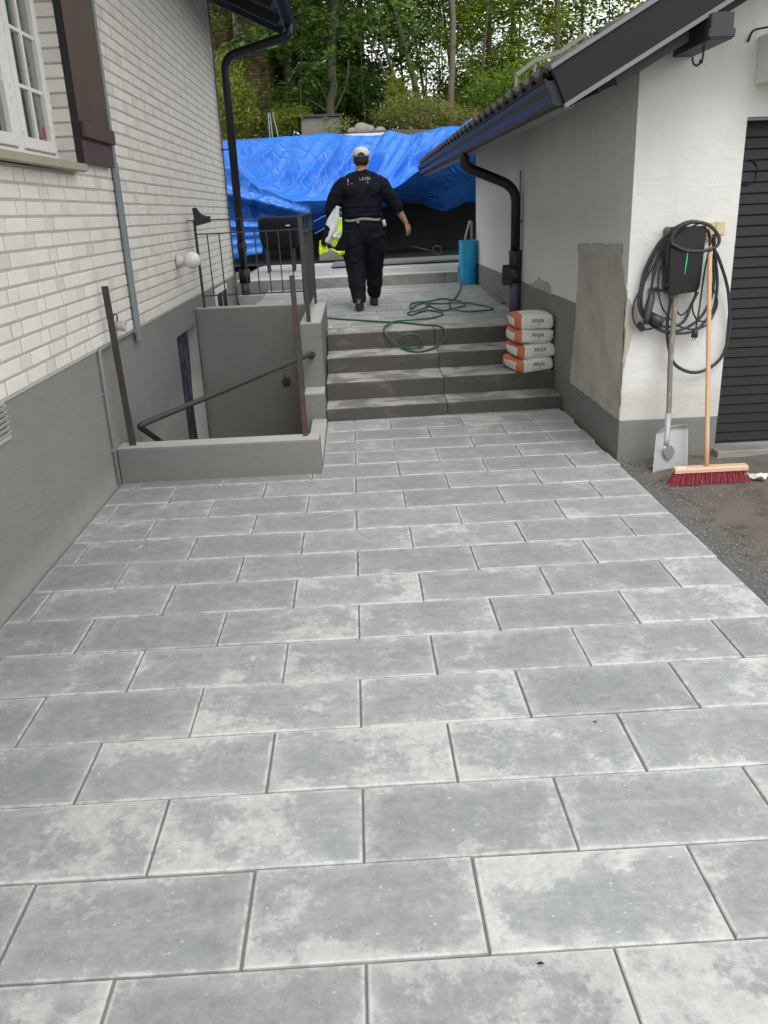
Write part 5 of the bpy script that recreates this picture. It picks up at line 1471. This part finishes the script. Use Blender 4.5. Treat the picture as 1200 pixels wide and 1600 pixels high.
# ------------------------------------------------------------------ woodland behind
import numpy as np
def leaf_mesh(name, centres, normals, sizes, tint, mat, rng, aspect=.62):
    """one folded four-point leaf per centre"""
    n = len(centres)
    a = rng.normal(size=(n, 3)); a -= normals * (a * normals).sum(1)[:, None]; a /= np.linalg.norm(a, axis=1)[:, None] + 1e-9
    b = np.cross(normals, a)
    s = sizes[:, None]
    V = np.empty((n, 4, 3))
    V[:, 0] = centres - a * s * .5; V[:, 1] = centres + b * s * aspect * .5 + normals * s * .08 + a * s * .05
    V[:, 2] = centres + a * s * .55 - normals * s * .06; V[:, 3] = centres - b * s * aspect * .5 + normals * s * .08 + a * s * .05
    me = bpy.data.meshes.new(name)
    me.vertices.add(n * 4); me.vertices.foreach_set('co', V.reshape(-1))
    me.loops.add(n * 4); me.loops.foreach_set('vertex_index', np.arange(n * 4, dtype=np.int32))
    me.polygons.add(n); me.polygons.foreach_set('loop_start', np.arange(0, n * 4, 4, dtype=np.int32)); me.polygons.foreach_set('loop_total', np.full(n, 4, dtype=np.int32))
    me.update()
    at = me.attributes.new('tint', 'FLOAT', 'POINT'); at.data.foreach_set('value', np.repeat(tint, 4).astype(np.float32))
    me.materials.append(mat)
    return me

def crown_cloud(rng, box, nclump, per, size, flat=.55, crad=(.35, .9), droop=.35):
    """leaf sprays: each clump is a flattened, tilted layer of leaves"""
    (x0, y0, z0), (x1, y1, z1) = box
    C = []; N = []; S = []; T = []; cl = []
    for _ in range(nclump):
        for _try in range(20):
            p = rng.uniform(-1, 1, 3)
            if (p ** 2).sum() < 1: break
        c = np.array([(x0 + x1) / 2 + p[0] * (x1 - x0) / 2, (y0 + y1) / 2 + p[1] * (y1 - y0) / 2, (z0 + z1) / 2 + p[2] * (z1 - z0) / 2])
        r = rng.uniform(*crad); cl.append(c)
        k = int(per * (r / crad[1]) ** 2) + 6
        q = rng.normal(size=(k, 3)) * np.array([r * .5, r * .5, r * .5 * flat * .5])
        tilt = rng.normal(size=2) * .3
        q[:, 2] += q[:, 0] * tilt[0] + q[:, 1] * tilt[1] - droop * (q[:, 0] ** 2 + q[:, 1] ** 2) / r
        C.append(c + q)
        nn = np.column_stack([rng.normal(0, .45, k), rng.normal(0, .45, k), np.ones(k)]); N.append(nn)
        S.append(size * rng.uniform(.65, 1.3, k)); T.append(np.clip(rng.uniform(0, .75) + rng.normal(0, .14, k), 0, 1))
    N = np.vstack(N); N /= np.linalg.norm(N, axis=1)[:, None]
    return np.vstack(C), N, np.concatenate(S), np.concatenate(T), cl

rng = np.random.default_rng(11)
def make_crown(kind, seed):
    rg = np.random.default_rng(seed)
    if kind == 'maple':
        C, N, S, T, cl = crown_cloud(rg, ((-3.2, -2.4, 1.2), (3.2, 2.4, 11)), 150, 90, .165)
        m = m_leafA
    elif kind == 'dark':
        C, N, S, T, cl = crown_cloud(rg, ((-3.4, -2.6, .3), (3.4, 2.6, 12)), 215, 105, .17)
        m = m_leafB
    elif kind == 'bright':
        C, N, S, T, cl = crown_cloud(rg, ((-2.6, -2.0, 2.0), (2.6, 2.0, 9)), 110, 80, .15)
        m = m_leafC
    elif kind == 'thin':
        C, N, S, T, cl = crown_cloud(rg, ((-2.4, -2.0, 2.6), (2.4, 2.0, 11)), 95, 60, .13)
        m = m_leafA
    return leaf_mesh('crown', C, N, S, T, m, rg), cl
CROWNS = {(k, v): make_crown(k, 100 + i * 7 + v) for i, k in enumerate(('maple', 'dark', 'bright', 'thin')) for v in (0, 1)}
ntree = 0
def tree(x, y, trunk, r0, kind, var, label, scale=(1, 1, 1), mat=None, rotz=0.0, limbs=6, suck=None, nm='tree', group='trees of the wood behind the yard', dz=0.0, cy=0.0):
    global ntree
    ntree += 1
    zb = hill(x, y) - .1
    t = empty(nm, (x, y, zb), label, 'tree', group)
    P = [Vector((0, 0, 0))] + [Vector((px - x, 0, pz - zb)) for px, pz in trunk]
    last = P[-1]; d = (P[-1] - P[-2]).normalized() if len(P) > 1 else Vector((0, 0, 1))
    while P[-1].z < 10 * scale[2]:
        d = (d + Vector((random.uniform(-.08, .08), random.uniform(-.08, .08), .12))).normalized(); P.append(P[-1] + d * 1.6)
    S = smooth_path(P, 4)
    H = S[-1].z
    mb = MB(); mb.tube(S, [r0 * (1 - .75 * max(0, p.z) / H) * (1 + .25 * math.exp(-max(p.z, 0) * 3)) for p in S], 10)
    me, cl = CROWNS[kind, var]
    cs, sn = math.cos(rotz), math.sin(rotz)
    for c in random.sample(cl, limbs):
        q = Vector(((c[0] * cs - c[1] * sn) * scale[0], (c[0] * sn + c[1] * cs) * scale[1], c[2] * scale[2] + dz))
        best = min(S, key=lambda p: abs(p.z - max(.6, q.z - 1.0 - .3 * (Vector((q.x, q.y, 0)) - Vector((p.x, p.y, 0))).length)))
        mid = best.lerp(q, .5) + Vector((random.uniform(-.15, .15), random.uniform(-.15, .15), .15))
        rr = r0 * .28
        mb.tube(smooth_path([best, mid, q], 4), [rr * (1 - .8 * k / 8) for k in range(9)], 6)
    if suck:
        for s in suck: mb.tube(smooth_path([Vector((a - x, .0, b - zb)) for a, b in s], 4), .022, 6)
    mb.build('trunk', mat or m_bark, t)
    o = link('crown', me, t, (0, cy, dz), (0, 0, rotz)); o.scale = scale
    return t

tree(-.28, 21, [(-.306, 4.107), (-.206, 4.456), (-.211, 4.873), (-.153, 5.553)], .105, 'dark', 0, 'grey curved trunk rising directly behind the concrete tank', suck=[[(-.30, 3.9), (-.10, 4.15), (.12, 4.6), (.20, 5.1)], [(-.30, 3.95), (-.45, 4.4), (-.62, 4.7)]], limbs=8)
tree(1.56, 23, [(1.471, 4.646), (1.35, 5.06), (1.187, 5.634), (1.04, 6.124), (.835, 6.738)], .055, 'maple', 0, 'thin pale tree leaning left above the light green bush', mat=m_barkpale, limbs=5, dz=1.5, cy=2.0)
tree(1.60, 22.6, [(1.49, 4.25), (1.28, 4.7), (1.05, 5.15)], .035, 'thin', 0, 'thinnest bare sapling leaning far left over the boulders', mat=m_barkpale, limbs=3, scale=(.6, .6, .7), dz=2, cy=1.5)
tree(2.12, 24, [(2.104, 4.347), (1.966, 5.117), (1.726, 5.904), (1.576, 6.594), (1.519, 6.925)], .090, 'maple', 1, 'leaning grey trunk between the thin pale tree and the straight tree', mat=m_barkpale, limbs=5, dz=1.2, cy=2.0)
tree(2.82, 22, [(2.787, 4.325), (2.829, 5.054), (2.857, 6.004), (2.831, 6.462)], .085, 'thin', 1, 'straight pale trunk standing nearest the garage roof eave', mat=m_barkpale, limbs=4, dz=1.0, cy=1.5)
tree(4.50, 27, [(4.51, 4.858), (4.546, 6.317), (4.563, 7.455)], .11, 'maple', 0, 'dark upright tree seen above the middle of the garage eave', limbs=5, rotz=2, dz=1)
tree(3.9, 24.5, [(3.95, 5)], .06, 'bright', 0, 'bright leaved young tree low behind the garage eave', limbs=5, scale=(.7, .7, .55), dz=-1.1)
tree(6.3, 25, [(6.2, 5.5)], .10, 'bright', 1, 'yellowish green tree rising behind the verge board of the garage', limbs=6, rotz=1, scale=(1, 1, .9))
tree(5.4, 29, [(5.6, 6)], .09, 'thin', 0, 'open crowned tree above the wooden roof railing', limbs=6, rotz=.7)
tree(-1.6, 24.5, [(-1.5, 5.5)], .12, 'dark', 1, 'dense dark tree left of the curved grey trunk', limbs=6, rotz=1.2)
tree(.4, 27, [(.5, 5.5)], .12, 'dark', 0, 'dense dark tree behind the curved trunk, at the centre', limbs=6, rotz=2.1)
tree(-4.0, 27, [(-3.8, 5.5)], .14, 'maple', 1, 'green tree standing behind the overgrown brick house', limbs=6, rotz=.4, scale=(1.1, 1, 1.1))
k_ = 0
far = [(-2.5, 31, 'dark', 1), (.8, 32, 'maple', 0), (2.2, 30, 'thin', 0), (3.3, 33, 'thin', 1), (4.6, 35, 'maple', 1), (6.6, 33, 'maple', 0), (8.8, 31, 'dark', 0), (-.8, 36, 'thin', 1), (8.2, 38, 'thin', 1), (1.6, 39, 'thin', 1), (-5.5, 34, 'dark', 0), (5.9, 41, 'thin', 1), (11, 36, 'maple', 0), (9.6, 27, 'bright', 0), (13.5, 32, 'dark', 1), (-8.5, 31, 'maple', 0), (3.8, 44, 'thin', 0)]
FARL = ['far tree just right of the brick house in the wood', 'far tree behind the thin leaning trunks', 'open crowned far tree behind the leaning grey trunk', 'airy far tree right of the straight pale trunk', 'far tree above the middle of the garage eave', 'far tree above the wooden railing', 'dense far tree behind the garage verge board', 'far tree filling the gap left of the curved trunk', 'airy far tree against the sky above the verge board',
        'dense far tree low behind the boulders', 'dense far tree behind the brick house', 'dense far tree between railing and straight trunk', 'far tree hidden mostly by the garage roof', 'bright far tree just above the verge board', 'far tree right of the garage roof', 'far tree beyond the house eave at the left', 'farthest tree, behind the straight pale trunk']
for i, (x, y, kd, vr) in enumerate(far):
    tree(x, y, [(x + random.uniform(-.4, .4), 6)], random.uniform(.035, .07), kd, vr, FARL[i], limbs=5, rotz=random.uniform(0, 6), scale=(random.uniform(.9, 1.2), 1, random.uniform(.9, 1.15)), dz=random.uniform(-.6, .8), group='far trees of the wood')
# thin stems in the thicket right of the leaning trunks
for i, (x, y, dx, r) in enumerate(((2.35, 25, .05, .022), (2.55, 26, -.03, .02), (2.68, 24.8, .05, .018), (2.95, 26.5, .02, .02), (3.2, 27, -.06, .022), (3.35, 26, .05, .016), (2.2, 27, .1, .02), (1.15, 26, -.1, .02), (3.6, 28, .0, .025))):
    mb = MB((x, y, hill(x, y)))
    S = smooth_path([(x + dx * k + random.uniform(-.03, .03), y, hill(x, y) + k * 1.1) for k in range(6)], 3)
    mb.tube(S, [r * (1 - .5 * q / len(S)) for q in range(len(S))], 6)
    tag(mb.build('sapling', m_bark), 'bare thin sapling stem in the thicket among the leaning trunks', 'sapling', 'sapling stems in the thicket')

# bushes
def bush(x, y, w, d, h, n, per, size, mat, label, nm='bush', cat='bush', z=None, crad=(.12, .32), stems=5, seed=0):
    rg = np.random.default_rng(500 + seed)
    C, N, S, T, cl = crown_cloud(rg, ((-w / 2, -d / 2, .05), (w / 2, d / 2, h)), n, per, size, flat=1.1, crad=crad, droop=.25)
    C[:, 2] = np.maximum(C[:, 2], .02)
    N += rg.normal(0, .55, N.shape); N /= np.linalg.norm(N, axis=1)[:, None]
    t = empty(nm, (x, y, hill(x, y) if z is None else z), label, cat)
    link('leaves', leaf_mesh('leaves', C, N, S, T, mat, rg), t)
    mb = MB()
    for c in random.sample(cl, min(len(cl), stems)):
        mb.tube(smooth_path([(c[0] * .2, c[1] * .2, -.05), (c[0] * .6, c[1] * .6, c[2] * .6), tuple(c)], 3), .010, 5)
    mb.build('stem', m_bark, t)
    return t
bush(1.62, 19.9, 2.0, 1.4, .78, 110, 60, .060, m_leafD, 'wide light green bush on the bank just above the tarpaulin', seed=1)
bush(2.75, 20.2, 1.2, 1.2, .60, 60, 50, .060, m_leafD, 'lower bush at the foot of the straight pale trunk', seed=2)
bush(1.32, 20.5, .5, .5, 1.35, 28, 40, .085, m_leafC, 'upright broad leaved shrub sticking up from the light bush', seed=3)
bush(-1.32, 20.4, .95, .9, .85, 60, 55, .065, m_leafC, 'bright green shrub left of the concrete tank', seed=4)
bush(-2.62, 19.7, 1.05, 1.2, 1.75, 140, 75, .075, m_leafC, 'tall feathery yellow-green shrub in front of the brick house', crad=(.15, .42), seed=5)
bush(-4.15, 21.8, 1.9, 1.2, 4.6, 260, 70, .085, m_leafD, 'tall dark climber covering the left of the brick house', crad=(.2, .5), seed=6)
bush(-2.3, 23.3, .7, .5, 1.0, 30, 50, .08, m_leafD, 'ivy hanging over the lower brickwork at the right of the brick house', crad=(.2, .4), seed=7)
bush(.02, 19.3, .30, .3, .42, 10, 26, .07, m_leafD, 'small leafy weed growing beside the boulders', seed=8, stems=4)
bush(-.30, 19.2, .25, .2, .35, 8, 18, .05, m_leafC, 'yellowish weed in front of the concrete tank', seed=9, stems=4)
bush(3.9, 21.5, 1.5, 1.2, 1.5, 100, 60, .08, m_leafA, 'round green bush behind the garage eave', seed=10, crad=(.2, .4))
bush(5.6, 22, 2.6, 1.4, 1.9, 170, 70, .09, m_leafA, 'large green bush behind the wooden roof railing', seed=11, crad=(.2, .5))
bush(.35, 23.5, 3.6, 1.5, 1.8, 190, 70, .11, m_leafB, 'dark undergrowth behind the boulders', seed=12, crad=(.25, .55), nm='undergrowth', cat='undergrowth')
bush(-.8, 26.5, 4.5, 1.5, 3.6, 330, 70, .13, m_leafB, 'tall dark thicket behind the curved trunk and the concrete tank', seed=14, crad=(.3, .6), nm='undergrowth', cat='undergrowth')
bush(4.8, 26.5, 4.5, 1.2, 2.1, 230, 70, .13, m_leafA, 'broad green thicket behind the straight pale trunk and the garage eave', seed=15, crad=(.3, .6), nm='undergrowth', cat='undergrowth')
bush(2.6, 24.5, 4.0, 1.0, .9, 120, 60, .10, m_leafB, 'dark undergrowth beneath the leaning trunks', seed=13, crad=(.2, .45), nm='undergrowth', cat='undergrowth')

# concrete tank, boulders, poles, white strip
tk = empty('concrete_tank', (-.52, 20, hill(-.5, 20) - .1), 'grey square concrete tank with a dark overhanging lid among the shrubs', 'tank')
MB().box((-.46, -.4, 0), (.44, .4, .52), .012).build('tank_wall', m_boxconc, tk)
MB().box((-.54, -.46, .523), (.48, .46, .575), .008).build('lid', m_roofwood, tk)
for i, (x, z, r, lb) in enumerate(((.18, 3.33, .10, 'small round boulder at the left of the pair behind the tarpaulin'), (.46, 3.34, .20, 'large grey boulder resting just behind the tarpaulin top'), (.80, 3.30, .13, 'low boulder half hidden under the light green bush'))):
    mb = MB((x, 18.9, z)); mb.ball((x, 18.9, z), (r * 1.2, r, r * .85), 18, 12)
    for v in mb.b.verts:
        k = NZ(v.co.x * 4 + i, v.co.z * 4, v.co.y * 4); v.co *= 1 + .28 * k
    tag(mb.build('boulder', m_rock), lb, 'boulder')
for i, (x, lean) in enumerate(((-1.66, .0), (-1.60, -.02), (-1.46, -.10))):
    mb = MB((x, 18.9, 3.25)); mb.beam((x, 18.9, 3.22), (x + lean, 18.9, 3.78), .022, .022, up=(0, 1, 0))
    tag(mb.build('metal_pole', m_galv), ('leftmost of three thin metal poles standing at the shrubs', 'middle upright one of three thin metal poles at the shrubs', 'leaning right-hand one of three thin metal poles at the shrubs')[i], 'pole')
mb = MB((.35, 18.3, 3.2)); mb.box((-.12, 18.28, 3.16), (.95, 18.42, 3.235), .006)
tag(mb.build('pale_board', m_pale), 'white board edge showing above the tarpaulin in front of the boulders', 'board')

# overgrown brick house far left
bh = empty('brick_house', (-4, 24, 3.4), 'old overgrown brick house corner with a white downpipe, behind the left downpipe', 'house')
MB((0, 0, 0)).box((-5.0, .02, -1), (2.02, 5, 8.5)).build('wall_core', m_oldmortar, bh)
mb = MB()
c_ = 0; z = -.1
BRW, BRH = .25, .077
near_b = 0
bme = MB().box((-.118, -.018, -.033), (.118, .02, .033)).mesh('brick', m_oldbrick)
z = .2; row = 0
while z < 4.6:
    x = 2.02 - .12 - (row % 2) * .125
    while x > -1.0:
        if near_b < 290 and z > 1.2 and x > .35 and 1.2 < z < 4.3:
            link('brick', bme, bh, (x, .0, z), (random.uniform(-.01, .01), 0, random.uniform(-.02, .02))); near_b += 1
        else:
            mb.box((x - .118, -.018, z - .033), (x + .118, .02, z + .033))
        x -= BRW
    z += BRH; row += 1
tag(mb.build('brick_field', m_oldbrick, bh), kind='stuff')
MB().box((.98, -.05, .2), (1.12, .0, 5)).build('corner_pilaster', m_redrust, bh)
MB().tube([(1.24, -.09, 2.6), (1.25, -.09, 5)], .07, 12).build('downpipe', m_pale, bh)
# wooden railing on the slope behind the garage roof
wr = empty('wooden_railing', (3.33, 16.0, 2.6), 'weathered wooden railing showing above the garage roof edge', 'railing')
tops = ((.0, 3.98), (.35, 4.21), (.83, 4.34), (1.3, 4.62))
for x, z in tops: MB().box((x - .025, -.025, 0), (x + .025, .025, z - 2.6), .004).build('post', m_greywood, wr)
for (xa, za), (xb, zb) in zip(tops, tops[1:]):
    MB().beam((xa, -.03, za - 2.63), (xb, -.03, zb - 2.63), .03, .075).build('rail', m_greywood, wr)
    MB().beam((xa, -.03, za - 2.90), (xb, -.03, zb - 2.90), .03, .06).build('rail', m_greywood, wr)
tree(-1.0, 20.0, [(-.95, 4.4)], .007, 'dark', 1, 'low branching dark tree whose leaves hang over the concrete tank', limbs=6, rotz=.9, scale=(.7, .5, .55), dz=1.75)
tree(.55, 20.6, [(.5, 4.2)], .006, 'maple', 1, 'slender tree whose broad leaves hang above the boulders', limbs=6, rotz=2.4, scale=(.55, .4, .6), dz=1.6)
